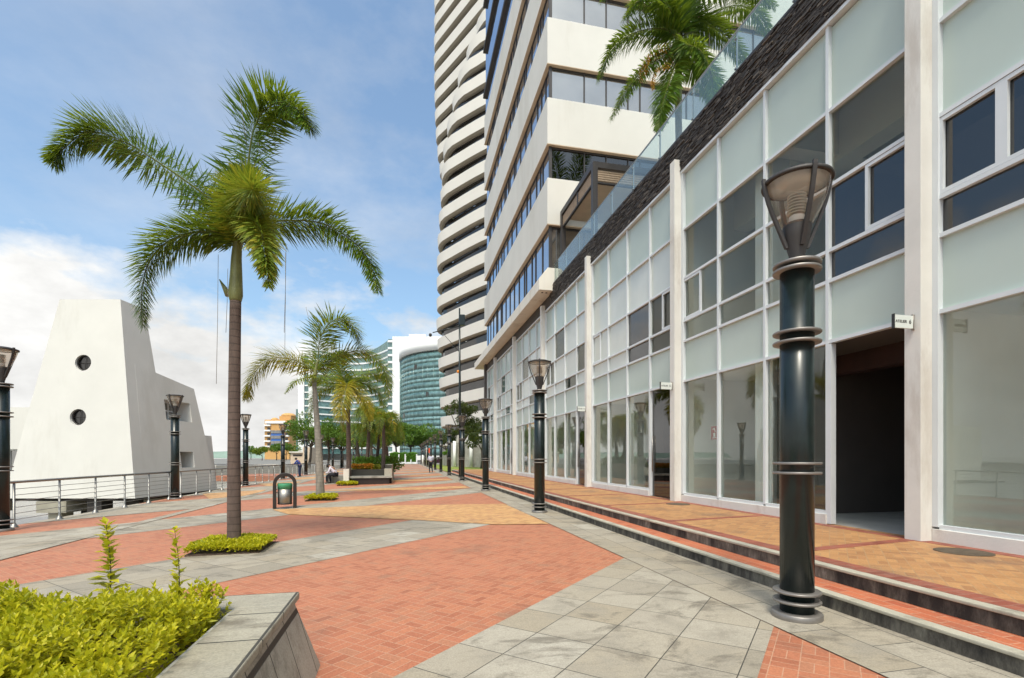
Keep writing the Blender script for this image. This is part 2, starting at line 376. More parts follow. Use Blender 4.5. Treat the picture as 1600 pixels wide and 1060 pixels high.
M['planterside'] = slab_mat('planter_stone_cladding', [(.36,.33,.27),(.42,.39,.32),(.32,.29,.23),(.47,.43,.36)], 90, (.36,9), dirt=.5, msize=.006)
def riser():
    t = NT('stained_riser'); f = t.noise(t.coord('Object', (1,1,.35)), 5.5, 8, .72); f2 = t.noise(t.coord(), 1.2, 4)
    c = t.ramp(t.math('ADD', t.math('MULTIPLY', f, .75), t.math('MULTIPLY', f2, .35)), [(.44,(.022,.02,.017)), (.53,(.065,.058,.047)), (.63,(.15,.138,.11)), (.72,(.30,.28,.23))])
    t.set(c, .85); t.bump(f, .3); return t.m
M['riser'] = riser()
M['nosing'] = plain('step_nosing', (.40,.37,.29), .85, var=.15, scale=4, bump=.3, stain=((.15,.13,.1), .5))
def ledge():
    t = NT('split_face_stone'); v = t.coord(); r = t.n('ShaderNodeNewGeometry').outputs['Random Per Island']
    c = t.ramp(r, [(0,(.018,.015,.013)), (.5,(.038,.032,.028)), (.85,(.065,.056,.048)), (1,(.13,.115,.095))])
    n = t.noise(v, 14, 8, .7); c = t.mix(.6, c, t.ramp(n, [(.3,(.2,.18,.17)),(.7,(.85,.8,.75))]), 'OVERLAY'); t.set(c, .75); t.bump(n, .9, .03); return t.m
M['ledge'] = ledge()
def leafmat(name, stops, trans=.35, rough=.45):
    t = NT(name); r = t.n('ShaderNodeNewGeometry').outputs['Random Per Island']
    n = t.noise(t.coord(), 1.3, 3); f = t.math('ADD', t.math('MULTIPLY', r, .65), t.math('MULTIPLY', n, .35))
    c = t.ramp(f, stops); t.set(c, rough, 0, .35)
    tl = t.n('ShaderNodeBsdfTranslucent'); t.L.new(t.mix(.35, c, (.5,.55,.03)), tl.inputs[0])
    ms = t.n('ShaderNodeMixShader'); ms.inputs[0].default_value = trans; t.L.new(t.b.outputs[0], ms.inputs[1]); t.L.new(tl.outputs[0], ms.inputs[2]); t.L.new(ms.outputs[0], t.o.inputs[0])
    return t.m
M['palm_green'] = leafmat('palm_green', [(0,(.02,.06,.008)),(.5,(.065,.15,.016)),(1,(.19,.29,.035))])
M['palm_yellow'] = leafmat('palm_yellow_green', [(0,(.09,.11,.01)),(.5,(.24,.25,.022)),(1,(.44,.36,.04))])
M['palm_mid'] = leafmat('palm_mid_green', [(0,(.05,.09,.008)),(.5,(.14,.21,.02)),(1,(.29,.35,.045))])
M['palm_gold'] = leafmat('palm_gold', [(0,(.14,.12,.01)),(.5,(.34,.26,.025)),(1,(.52,.38,.04))])
M['palm_orange'] = leafmat('palm_orange', [(0,(.2,.07,.01)),(.5,(.5,.2,.02)),(1,(.62,.34,.03))])
M['shrub_lime'] = leafmat('lime_shrub', [(0,(.07,.12,.008)),(.22,(.36,.37,.012)),(.75,(.62,.56,.02)),(1,(.72,.62,.03))], .4)
M['shrub_green'] = leafmat('green_shrub', [(0,(.05,.10,.008)),(.5,(.15,.23,.015)),(1,(.32,.38,.03))], .35)
M['tree_green'] = leafmat('tree_green', [(0,(.025,.07,.008)),(.5,(.07,.16,.018)),(1,(.16,.28,.035))])
M['tree_dark'] = leafmat('tree_dark', [(0,(.012,.025,.008)),(.5,(.03,.055,.015)),(1,(.07,.10,.03))])
M['hedge'] = leafmat('hedge_green', [(0,(.04,.12,.01)),(.5,(.09,.24,.02)),(1,(.18,.36,.04))])
M['flower'] = leafmat('orange_flowers', [(0,(.5,.08,.01)),(.5,(.6,.22,.02)),(1,(.6,.4,.03))])
def trunk(name, c, ring=9, amp=.35):
    t = NT(name); s = t.n('ShaderNodeSeparateXYZ'); tcn = t.n('ShaderNodeTexCoord'); t.L.new(tcn.outputs['Object'], s.inputs[0])
    n = t.noise(tcn.outputs['Object'], 3, 5); z = t.math('ADD', s.outputs[2], t.math('MULTIPLY', n, .06))
    fr = t.math('FRACT', t.math('MULTIPLY', z, ring)); dk = t.math('LESS_THAN', fr, .14)
    col = t.ramp(t.noise(t.coord('Object',(1,1,.3)), 9, 6, .65), [(.3, g3(c,.65)),(.7, g3(c,1.35))]); col = t.mix(t.math('MULTIPLY', dk, amp), col, g3(c,.3))
    t.set(col, .85); t.bump(t.math('MULTIPLY', dk, -1), .5, .01); return t.m
M['trunk'] = trunk('palm_trunk', (.105,.072,.057), 9, .6); M['trunk2'] = trunk('palm_trunk_pale', (.22,.20,.165), 8, .25)
M['crownshaft'] = plain('green_crownshaft', (.17,.18,.06), .45, var=.25, scale=4); M['rachis'] = plain('frond_rachis', (.12,.12,.04), .95, spec=.1)
M['bark'] = plain('tree_bark', (.08,.065,.05), .9, var=.3, scale=6, bump=.5)
M['fibre'] = plain('dry_fibre', (.20,.17,.12), .9)
def grass():
    t = NT('lawn'); n = t.noise(t.coord(), .5, 8, .7); t.set(t.ramp(n, [(.35,(.11,.17,.02)),(.55,(.24,.28,.04)),(.7,(.38,.36,.10))]), .95); t.bump(t.noise(t.coord(), 30, 4), .6, .03); return t.m
M['lawn'] = grass()
def water():
    t = NT('river_water'); t.set((.25,.225,.17), .12, 0, .5)
    n = t.noise(t.coord('Object', (1,2.2,1)), .9, 8, .6); n2 = t.noise(t.coord('Object', (1,1.5,1)), .05, 4)
    t.set(t.ramp(n2, [(.3,(.27,.24,.18)),(.7,(.34,.31,.24))]), .14); t.bump(n, .35, .12); return t.m
M['water'] = water()
M['asphalt'] = plain('far_ground', (.20,.19,.17), .9, var=.15, scale=.2)
M['farshore'] = plain('far_shore_green', (.20,.27,.22), .95, var=.15, scale=.02)
M['orange_render'] = plain('orange_render', (.58,.33,.12), .8, var=.05, scale=.3)
M['blue_render'] = plain('blue_render', (.05,.14,.42), .6, var=.05, scale=.3)
M['bright_white'] = plain('bright_white_render', (.78,.78,.76), .8, var=.02, scale=.1)
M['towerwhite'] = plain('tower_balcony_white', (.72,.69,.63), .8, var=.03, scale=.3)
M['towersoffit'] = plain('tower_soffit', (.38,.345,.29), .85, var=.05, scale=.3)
M['manhole'] = plain('rusty_manhole', (.09,.065,.04), .8, var=.35, scale=9, bump=.5)
#PART2
# ------------------------------------------------------------------ ground, paving, steps, river
def clip(poly, a, b, c):                                              # keep a*x+b*y+c >= 0
    o = []
    for i in range(len(poly)):
        p, q = poly[i], poly[(i+1) % len(poly)]; dp = a*p[0]+b*p[1]+c; dq = a*q[0]+b*q[1]+c
        if dp >= 0: o.append(p)
        if dp*dq < 0: t = dp/(dp-dq); o.append((p[0]+t*(q[0]-p[0]), p[1]+t*(q[1]-p[1])))
    return o
def sheet(mb, poly, dz):
    if len(poly) >= 3: mb.add([(p[0], p[1], gz(p[0])+dz) for p in poly], [list(range(len(poly)))])
U0, UB, UR, UE = -8.62, -5.76, 3.0, 3.83
V0, V1 = -6, 101.0
pl = MB(); sheet(pl, [(U0,V0),(3.4,V0),(3.4,V1),(U0,V1)], 0); sheet(pl, [(3.4,V0),(UE+.3,V0),(UE+.3,V1),(3.4,V1)], 0)
pl.add([(U0,V0,gz(U0)),(U0,V1,gz(U0)),(U0,V1,-.55),(U0,V0,-.55)], [(0,1,2,3)])
props(pl.build('plaza', M['red']), kind='structure')
gm = MB()
for k in range(-1, 13):
    c1 = 3.4 + 7.95*k; q = [(UB,V0),(UR,V0),(UR,V1),(UB,V1)]
    q = clip(q, 1, -1, c1); q = clip(q, -1, 1, -(c1-2.85))            # c1-2.85 <= v-u <= c1
    if len(q) >= 3: sheet(gm, q, .004)
props(gm.build('grey_paving', M['grey']), kind='structure')
bm_ = MB(); sheet(bm_, [(UR,V0),(3.4,V0),(3.4,V1),(UR,V1)], .008); sheet(bm_, [(3.4,V0),(UE+.05,V0),(UE+.05,V1),(3.4,V1)], .008)
for k in range(-1, 13):
    a = 3.3+8.0*k; q = [(U0+.02,a+1.6),(U0+.02,a+6.1),(UB,a+8.4),(UB,a-.2)]
    # grey river-side border between the red triangles
    q1 = [(UB, a+7.95-5.0+2.2), (UB, a+7.95+2.2), (U0+.02, a+7.95-.6+.0), (U0+.02, a+7.95-5.6)]
    sheet(bm_, q1, .008)
sheet(bm_, [(UB-.28,V0),(UB,V0),(UB,V1),(UB-.28,V1)], .012)
props(bm_.build('grey_border_paving', M['greyb']), kind='structure')
ym = MB()
sheet(ym, [(2.97,9.95),(1.89,10.2),(.42,11.37),(-2.89,13.68),(-3.6,15.1),(-.93,15.3),(2.95,14.5)], .012)
for k in (1,2,3,4,5):
    b = 8.0*k
    sheet(ym, [(2.9,14.3+b),(1.0,14.0+b),(-1.8,14.4+b),(-4.5,15.4+b),(-1.2,15.6+b),(2.9,15.9+b)], .012)
    sheet(ym, [(-6.9,12+b),(-5.8,13.5+b),(-6.2,17+b),(-8.2,15+b)], .012)
props(ym.build('yellow_paving', M['yellow']), kind='structure')

# two steps and the raised walk in front of the shops
def steps():
    SE = 44.0
    for nm, u, z0, z1 in (('lower_step', 3.83, -.01, .15), ('upper_step', 4.215, .15, .30)):
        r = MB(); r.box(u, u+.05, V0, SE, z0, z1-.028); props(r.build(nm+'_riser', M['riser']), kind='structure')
        n = MB(); n.box(u-.018, u+.09, V0, SE, z1-.03, z1); props(n.build(nm+'_nosing', M['nosing'], bevel=.008), kind='structure')
    t = MB(); t.box(3.92, 4.26, V0, SE, .1, .148); props(t.build('step_tread', M['treadred']), kind='structure')
    w = MB(); w.box(4.28, 7.2, V0, SE, 0, .298); props(w.build('walk', M['walk']), kind='structure')
    b = MB(); b.box(4.30, 4.52, V0, SE, .25, .302); b.box(6.58, 6.76, V0, 41, .25, .3015)
    for k in range(-3, 13):
        v = 5.1 + 2.8*k; b.hexa([(4.52,v-.2,.25),(6.58,v+.14,.25),(6.58,v+.30,.25),(4.52,v-.04,.25),(4.52,v-.2,.3015),(6.58,v+.14,.3015),(6.58,v+.30,.3015),(4.52,v-.04,.3015)])
    props(b.build('walk_brick_border', M['redborder']), kind='structure')
steps()
g = MB(); g.box(-8.0, 600, -60, 100.9, -3.4, -.25); g.box(-160, 900, 101, 900, -3.4, -.16)
props(g.build('ground', M['asphalt']), kind='structure')
wv = MB(); wv.add([(-3000,-1500,-2.6),(0,-1500,-2.6),(0,3000,-2.6),(-3000,3000,-2.6)], [(0,1,2,3)])
props(wv.build('river', M['water']), kind='structure')
lw = MB(); lw.box(4.0, 60, 44.02, 92, -.05, .05); props(lw.build('lawn', M['lawn']), kind='structure')
fs = MB()
pts = [];  rr = random.Random(3)
for i in range(90):
    X = -2600 + i*30; top = 1.4 + 2 + 12*mnoise.fractal(Vector((i*.13, 0, 0)), 1, 2, 4) + (26 if i < 88 else 10)
    p = wc(X, 2300 - i*2); pts.append((p.x, p.y, top))
for i in range(89):
    a, b = pts[i], pts[i+1]
    fs.add([(a[0],a[1],-3),(b[0],b[1],-3),(b[0],b[1]+60,b[2]*.8),(a[0],a[1]+60,a[2]*.8),(b[0],b[1]+300,b[2]),(a[0],a[1]+300,a[2])], [(0,1,2,3),(3,2,4,5)])
props(fs.build('far_shore', M['farshore']), kind='structure')

# ------------------------------------------------------------------ lamp posts
def make_lamp():
    t = thing('street_lamp', (0,0,0), 'x', 'street lamp', 'lamp posts along both sides of the promenade')
    p = MB(); p.lathe([(.134,.03),(.134,3.06),(.05,3.062)], n=32); p.build('column', M['darkgreen'], t)
    b = MB(); b.lathe([(.198,0),(.2,.006),(.2,.05),(.192,.058),(.12,.06)], n=40); b.build('base_plate', M['greyband'], t)
    for z in (.150,.232,1.262,1.345,2.395,2.48):
        r = MB(); r.lathe([(.13,z-.009),(.186,z-.010),(.19,z-.005),(.19,z+.006),(.186,z+.011),(.13,z+.012)], n=40); r.build('ring', M['greyband'], t)
    for z in (3.02,3.075):
        r = MB(); r.lathe([(.06,z-.010),(.186,z-.012),(.19,z-.006),(.19,z+.008),(.186,z+.012),(.06,z+.013)], n=40); r.build('ring', M['greyband'], t)
    h = t
    n = MB(); n.lathe([(.052,3.08),(.056,3.13),(.10,3.30),(.115,3.40),(.11,3.43),(.03,3.43)], n=28); n.build('lamp_neck', M['hood'], h)
    bowl = MB(); bowl.lathe([(.118,3.41),(.152,3.47),(.19,3.55),(.225,3.64),(.25,3.73),(.262,3.785)], n=36, cap=False); bw = bowl.build('lamp_bowl', M['bowl'], h)
    lid = MB(); lid.lathe([(.262,3.785),(.275,3.775),(.282,3.79),(.275,3.81),(.2,3.835),(.0,3.85)], n=40); lid.build('lid_rim', M['hood'], h)
    rf = MB(); rf.lathe([(.25,3.777),(.06,3.765),(.02,3.765)], n=30); rf.build('reflector', M['pale'], h)
    lamp = MB(); lamp.lathe([(.05,3.43),(.062,3.44),(.062,3.50),(.05,3.51),(.02,3.51)], n=18); lamp.build('bulb_holder', M['whiteplastic'], h)
    lv = MB()
    for q in range(7):
        z = 3.53+q*.026; lv.lathe([(.03,z),(.075,z-.012),(.078,z-.006),(.03,z+.006)], n=20)
    lv.build('louvre', M['pale'], h)
    for q in range(4):
        a = R(267+90*q) - TH
        arm = MB(); c, s_ = math.cos(a), math.sin(a); path = []
        prof = [(.085,3.22),(.125,3.32),(.165,3.42),(.205,3.52),(.24,3.62),(.266,3.72),(.281,3.80),(.283,3.83)]
        for r_, z in prof: path.append((r_,z))
        vs = []
        for r_, z in path:
            for dr, dw in ((-.012,-.017),(.014,-.017),(.014,.017),(-.012,.017)):
                rr_ = r_+dr; vs.append((rr_*c - dw*s_, rr_*s_ + dw*c, z))
        K = len(path); fs_ = [(i*4+j, i*4+(j+1)%4, (i+1)*4+(j+1)%4, (i+1)*4+j) for i in range(K-1) for j in range(4)] + [(3,2,1,0), tuple((K-1)*4+j for j in range(4))]
        arm.add(vs, fs_); arm.build('arm', M['hood'], h)
    return t
lamp0 = make_lamp()
ordn = ['nearest','second','third','fourth','fifth','sixth','seventh','eighth','ninth','tenth','eleventh','twelfth','thirteenth','fourteenth']
GL = 'lamp posts along both sides of the promenade'
for k in range(12):
    loc = (3.36, 3.70+8.38*k, 0)
    lab = f'dark green lamp post beside the steps, {ordn[k]} from viewer in right-hand row'
    if k == 0: lab = 'large dark green lamp post closest to the viewer, before the open doorway'; lamp0.location = loc; WL[lamp0.name] = Vector(loc); lamp0['label'] = lab
    else: copy_tree(lamp0, loc, R(0), lab, GL)
for k in range(12):
    v = (12.1 if k else 12.4)+8.38*k; u = -8.2
    if k == 0: lab = 'dark green lamp post cut off by the left edge of the photo'
    elif k == 1: lab = 'dark green lamp post by the railing in front of the white leaning building'
    elif k == 2: lab = 'lamp post by the river railing just right of the big palm trunk'
    elif k == 3: lab = 'lamp post by the river railing directly behind the litter bin'
    else: lab = f'distant dark lamp post on the river side, {ordn[k]} of the left-hand row'
    copy_tree(lamp0, (u, v, gz(u)), 0, lab, GL)

# ------------------------------------------------------------------ river railing
def railing_section(k):
    v0 = 12.1+8.38*k; u = -8.36; z0 = gz(u)
    t = thing('railing', (u, v0, z0), 'x', 'railing', 'steel railing sections along the river')
    vs_ = [v0+.9+1.48*i for i in range(6)] if k >= 0 else [v0+8.38-.05-1.48*i for i in range(4)]
    for v in vs_:
        p = MB(); p.lathe([(.085,0),(.08,.012),(.034,.085),(.024,.10),(.024,1.0)], (u,v,z0), n=12); p.build('post', M['steel'], t)
    lo, hi_ = min(vs_)-.45, max(vs_)+.5
    r = MB(); r.tube([(u,lo,z0+1.0),(u,hi_,z0+1.0)], .031, 12); r.build('top_rail', M['steel'], t)
    for j in range(6):
        z = z0+.17+j*.135; c = MB(); c.tube([(u,min(vs_),z),(u,max(vs_),z)], .0075, 6); c.build('cable', M['steel'], t)
    return t
ra = railing_section(-1); ra['label'] = 'short railing section left of the lamp post at the left photo edge'
rb = railing_section(0); labs = ['steel cable railing in front of the white leaning building, the nearest full section',
    'steel railing section behind the big palm trunk', 'steel railing section left of the litter bin']
rb['label'] = labs[0]
for k in range(1, 9):
    copy_tree(rb, (-8.36, 12.1+8.38*k, gz(-8.36)), 0, labs[k] if k < 3 else f'distant steel railing section, {ordn[k]} along the river from the viewer', 'steel railing sections along the river')

# ------------------------------------------------------------------ litter bin
def bin_():
    u, v = -3.35, 15.45; z0 = gz(u)+.012
    t = thing('litter_bin', (u, v, z0), 'stainless litter bin with green rim hung in an arched dark brown frame', 'litter bin')
    ay = Vector((u,v,0)).normalized(); ax = Vector((ay.y,-ay.x,0))
    for dd in (-.07, .07):
        f = MB(); pa = [(-.27,0),(-.27,.70)] + [(-.27*math.cos(a), .70+.27*math.sin(a)) for a in [math.pi*i/14 for i in range(1,14)]] + [(.27,.70),(.27,0)]
        vs = []
        for i,(x,z) in enumerate(pa):
            cxn = 0 if z <= .7 else 0; nx, nz = ((x/.27 if z > .7 else (1 if x > 0 else -1)), ((z-.7)/.27 if z > .7 else 0))
            for w, d in ((-.05,-.05),(.045,-.05),(.045,.05),(-.05,.05)):
                q = ax*(x+nx*w) + ay*(dd+d); vs.append((u+q.x, v+q.y, z0+z+nz*w))
        K = len(pa); f.add(vs, [(i*4+j, i*4+(j+1)%4, (i+1)*4+(j+1)%4, (i+1)*4+j) for i in range(K-1) for j in range(4)]+[(3,2,1,0),tuple((K-1)*4+j for j in range(4))])
        f.build('arch_frame', M['brownframe'], t, bevel=.008)
    c = MB(); c.lathe([(.175,.14),(.188,.15),(.192,.56)], (u,v,z0), n=32); c.build('bucket', M['steel'], t)
    c = MB(); c.lathe([(.195,.555),(.198,.70),(.19,.715),(.175,.70)], (u,v,z0), n=32); c.build('rim', M['green_band'], t)
    c = MB(); c.lathe([(.18,.11),(.195,.12),(.195,.15),(.18,.155)], (u,v,z0), n=32); c.build('bottom_ring', M['brownframe'], t)
    for x in (-1,1):
        p = MB(); q0 = ax*(x*.17); q1 = ax*(x*.27); p.tube([(u+q0.x,v+q0.y,z0+.45),(u+q1.x,v+q1.y,z0+.45)], .014, 8); p.build('pivot', M['steel'], t)
bin_()

# ------------------------------------------------------------------ foliage builders
def catmull(P, n):
    P = [Vector(p) for p in P]; P = [P[0]*2-P[1]] + P + [P[-1]*2-P[-2]]; out_ = []
    S = len(P)-3
    for i in range(n):
        s = i/(n-1)*S; k = min(int(s), S-1); t = s-k; a,b,c,d = P[k:k+4]
        out_.append(.5*((2*b)+(c-a)*t+(2*a-5*b+4*c-d)*t*t+(3*b-a-3*c+d)*t**3))
    return out_
def frond(parent, pts, L0, mats, n=64, ranks=((70,1.),(110,.95)), wid=.04, droop=.25, rad=.022, gold=0., rnd=None, lean=.9, name='frond', label=None):
    rnd = rnd or random; path = catmull(pts, n); lv = Leaves(); P=[];D=[];NN=[];LL=[];WW=[];MM=[]
    for i in range(3, n):
        s = i/(n-1); t = (path[min(i+1,n-1)]-path[i-1]).normalized()
        side = t.cross(Vector((0,0,1)));
        if side.length < .15: side = t.cross(Vector((.8,.5,.1)))
        side.normalize(); up = side.cross(t).normalized()
        env = min(1, .35+.65*(s/.14)**.7) * (1-.74*max(0,(s-.5)/.5)**1.35) if s > 0 else 0
        for sg in (-1, 1):
            for ang, lf in ranks:
                a = R(ang + rnd.uniform(-14,14))
                o = side*(sg*math.sin(a)) + up*math.cos(a)
                fw = lean*(.55+.5*s) + rnd.uniform(-.12,.12)
                d = (o + t*fw); d.normalize()
                P.append(path[i]+t*rnd.uniform(-.02,.02)); D.append(d); NN.append(up); LL.append(L0*env*lf*rnd.uniform(.82,1.1)); WW.append(wid*rnd.uniform(.8,1.2)*min(1,LL[-1]/(L0*.6)+.25)); MM.append(1 if rnd.random() < gold else 0)
    P=np.array([tuple(x) for x in P]); D=np.array([tuple(x) for x in D]); NN=np.array([tuple(x) for x in NN]); LL=np.array(LL); WW=np.array(WW); MM=np.array(MM)
    # each leaflet in two links so that it bends
    g_ = np.array([0,0,-1.])
    for m in (0,1):
        k = MM == m
        if not k.any(): continue
        p, d, nn, l, w = P[k], D[k], NN[k], LL[k], WW[k]
        lv.add(p, d + g_*droop*.35, nn, l*.62, w, m); 
        d1 = d + g_*droop*.35; d1 /= np.linalg.norm(d1,axis=1,keepdims=True); q = p + d1*(l*.34)[:,None]
        lv.add(q, d1 + g_*droop*1.1, nn, l*.68, w*.85, m)
    o = lv.build(name, mats, parent)
    if label: o['label'] = label
    r = MB(); r.tube(path, [max(rad*(1-.85*i/(n-1)), .004) for i in range(n)], 6); r.build('rachis', M['rachis'], o)
    return o
def palm_trunk(parent, path, rads, mat, crown=None):
    tb = MB(); pp = catmull(path, 26); K = len(rads)
    rr_ = [np.interp(i/25*(K-1), range(K), rads) for i in range(26)]
    tb.tube(pp, rr_, 18); tb.build('trunk', mat, parent)
    if crown:
        cb = MB(); cp = catmull(crown[0], 14); K = len(crown[1]); cb.tube(cp, [np.interp(i/13*(K-1), range(K), crown[1]) for i in range(14)], 16); cb.build('crownshaft', M['crownshaft'], parent)
def arch(base, az, L_, rise, fall, out_=1.0):                        # a frond path from the crown: direction az, arching over
    b = Vector(base); d = Vector((math.sin(az), math.cos(az), 0))
    return [b, b+d*L_*.22*out_+Vector((0,0,rise*.62)), b+d*L_*.5*out_+Vector((0,0,rise)), b+d*L_*.8*out_+Vector((0,0,rise*.55-fall*.35)), b+d*L_*.97*out_+Vector((0,0,-fall))]

# the big palm by the near planter
def palm_big():
    u, v = -2.66, 8.72; z0 = gz(u)-.02; Yc = 7.98
    t = thing('palm_tree', (u, v, z0), 'tall palm with green arching fronds and a yellow-green central one, closest of the palms', 'palm tree', 'palms in square beds along the promenade')
    A = lambda x, y, dy=0: at(x, y, Yc+dy)
    palm_trunk(t, [A(366,864), A(365.5,760), A(366,640), A(367,540), A(368,470)], [.106,.097,.09,.086,.083], M['trunk'],
        ([A(368,471), A(368,460), A(369,430), A(370,395), A(376,350)], [.085,.11,.09,.074,.055]))
    sp_ = MB(); sp_.tube([A(357,462), A(351,450), A(343,437)], [.05,.035,.008], 6); sp_.build('dry_sheath', M['crownshaft'], t)
    g_, y_ = [M['palm_green'], M['palm_mid']], [M['palm_yellow'], M['palm_mid']]
    rk = ((28,.85),(58,.95),(84,1.),(110,.95),(138,.85))
    hub = A(372,385)
    frond(t, [hub, A(345,335,.1), A(320,305,.15), A(249,255,.2), A(195,222,.1), A(140,206,-.1), A(100,232,-.3), A(84,252,-.35)], .72, g_, 110, rk, gold=.12, wid=.03)
    frond(t, [hub, A(382,310,.2), A(388,254,.3), A(396,205,.35), A(412,174,.3), A(440,160,.1), A(470,176,-.1), A(485,200,-.2)], .72, g_, 84, rk, gold=.14, wid=.03)
    frond(t, [hub, A(400,352,.2), A(448,345,.35), A(498,348,.4), A(540,369,.3), A(573,401,.15), A(590,452,.0)], .60, g_, 84, rk, gold=.2, wid=.028)
    frond(t, [hub, A(352,368,-.1), A(325,362,-.2), A(292,366,-.3), A(255,383,-.4), A(230,416,-.5), A(221,465,-.55), A(223,508,-.55)], .58, g_, 86, rk, gold=.2, wid=.028)
    full = ((8,1.),(35,1.),(62,1.),(90,1.),(118,1.),(145,1.),(172,1.))
    frond(t, [hub, A(376,345,-.15), A(384,315,-.45), A(391,300,-.9), A(395,297,-1.35)], .58, [M['palm_mid'],M['palm_yellow']], 80, full, gold=.45, wid=.026, lean=.5, droop=.3, label='yellow-green plume pointing towards the viewer')
    frond(t, [hub, A(384,352,-.3), A(396,345,-.7), A(408,362,-1.0), A(415,400,-1.2), A(420,445,-1.25)], .46, [M['palm_mid'],M['palm_yellow']], 66, rk, gold=.3, wid=.032, label='frond drooping in front of the crown')
    frond(t, [hub, A(374,330,.1), A(372,290,.2), A(372,262,.3)], .42, y_, 40, rk, gold=.4, wid=.03, label='young yellowish upright frond')
    for (x, y0, y1) in ((340,398,600),(446,385,520),(355,420,520)):
        f = MB(); f.tube([A(x+1,y0,-.2), A(x,(y0+y1)/2,-.2), A(x-2,y1,-.2)], .0035, 4); f.build('hanging_fibre', M['fibre'], t)
    f = MB(); f.tube([A(385,225,-.1), A(379,180,-.1), A(375,148,-.1)], .004, 4); f.build('hanging_fibre', M['fibre'], t)
palm_big()
def palm_two():
    u, v = -2.78, 18.25; Yc = 17.3; A = lambda x, y, dy=0: at(x, y, Yc+dy)
    t = thing('palm_tree', (u, v, gz(u)-.02), 'second palm with pale slim trunk and a long yellowing frond reaching left', 'palm tree', 'palms in square beds along the promenade')
    palm_trunk(t, [A(501,784), A(499,730), A(496,670), A(493,630), A(491,598)], [.15,.13,.10,.085,.07], M['trunk2'], ([A(491,600),A(490.5,595),A(493,580),A(497,562)], [.07,.085,.06,.04]))
    hub = A(494,585); m_ = [M['palm_mid'], M['palm_yellow']]; gd = [M['palm_yellow'], M['palm_gold']]; rk = ((55,.9),(85,1.),(120,.9))
    frond(t, [hub, A(478,572,.1), A(456,562,.1), A(426,560,0), A(403,576,-.2), A(391,600,-.3), A(386,622,-.3)], .95, gd, 84, rk, gold=.3, wid=.04, label='long yellow frond arching left')
    frond(t, [hub, A(497,560,.1), A(500,531,.1), A(515,506,0), A(538,500,-.1), A(554,515,-.2), A(560,535,-.2)], .98, m_, 80, rk, gold=.25, wid=.038)
    frond(t, [hub, A(512,568,.2), A(538,553,.3), A(566,549,.4), A(590,562,.3), A(604,590,.2), A(606,622,.2)], .85, m_, 80, rk, gold=.3, wid=.038)
    frond(t, [hub, A(482,590,-.4), A(462,596,-.9), A(446,614,-1.2)], .3, m_, 26, rk, gold=.3, wid=.04)
    f = MB(); f.tube([A(491,535,-.1), A(484,505,-.1), A(478,480,-.1)], .006, 4); f.build('hanging_fibre', M['fibre'], t)
    f = MB(); f.tube([at(446,395,17.0), at(446,470,17.0), at(445,548,17.0)], .006, 4); f.build('hanging_fibre', M['fibre'], t)
palm_two()
def palm_three():
    u, v = -2.86, 27.9; Yc = 26.65; A = lambda x, y, dy=0: at(x, y, Yc+dy)
    t = thing('palm_tree', (u, v, gz(u)-.02), 'third palm with short drooping olive and golden fronds beside the stone planter bench', 'palm tree', 'palms in square beds along the promenade')
    palm_trunk(t, [A(545,760), A(545,720), A(544.5,680), A(544,640), A(543,620)], [.14,.13,.115,.10,.085], M['trunk'], ([A(543,622),A(543,612),A(541,600)], [.09,.10,.06]))
    hub = A(542,608); m_ = [M['palm_mid'], M['palm_yellow']]; gd = [M['palm_yellow'], M['palm_gold']]; rk = ((55,.9),(90,1.),(125,.9))
    for pth, mm, g_, l_ in (([hub, A(538,592), A(533,574), A(532,560), A(538,550,-.3)], m_, .3, .75),
        ([hub, A(556,600,.3), A(575,600,.5), A(592,612,.6), A(600,636,.5)], m_, .2, .75), ([hub, A(528,604,.2), A(508,606,.3), A(490,622,.3), A(484,650,.2)], m_, .3, .7),
        ([hub, A(542,600,-.8), A(538,616,-1.5), A(533,645,-1.8), A(538,672,-1.8)], gd, .6, .7), ([hub, A(560,588,.5), A(585,584,1.2), A(604,596,1.7)], m_, .2, .7),
        ([hub, A(518,590,.6), A(500,590,1.4), A(486,602,2.)], m_, .1, .7), ([hub, A(556,610,-.5), A(572,628,-1.), A(580,655,-1.2)], gd, .5, .6)):
        frond(t, pth, l_*1.3, mm, 60, rk, gold=g_, wid=.05)
palm_three()
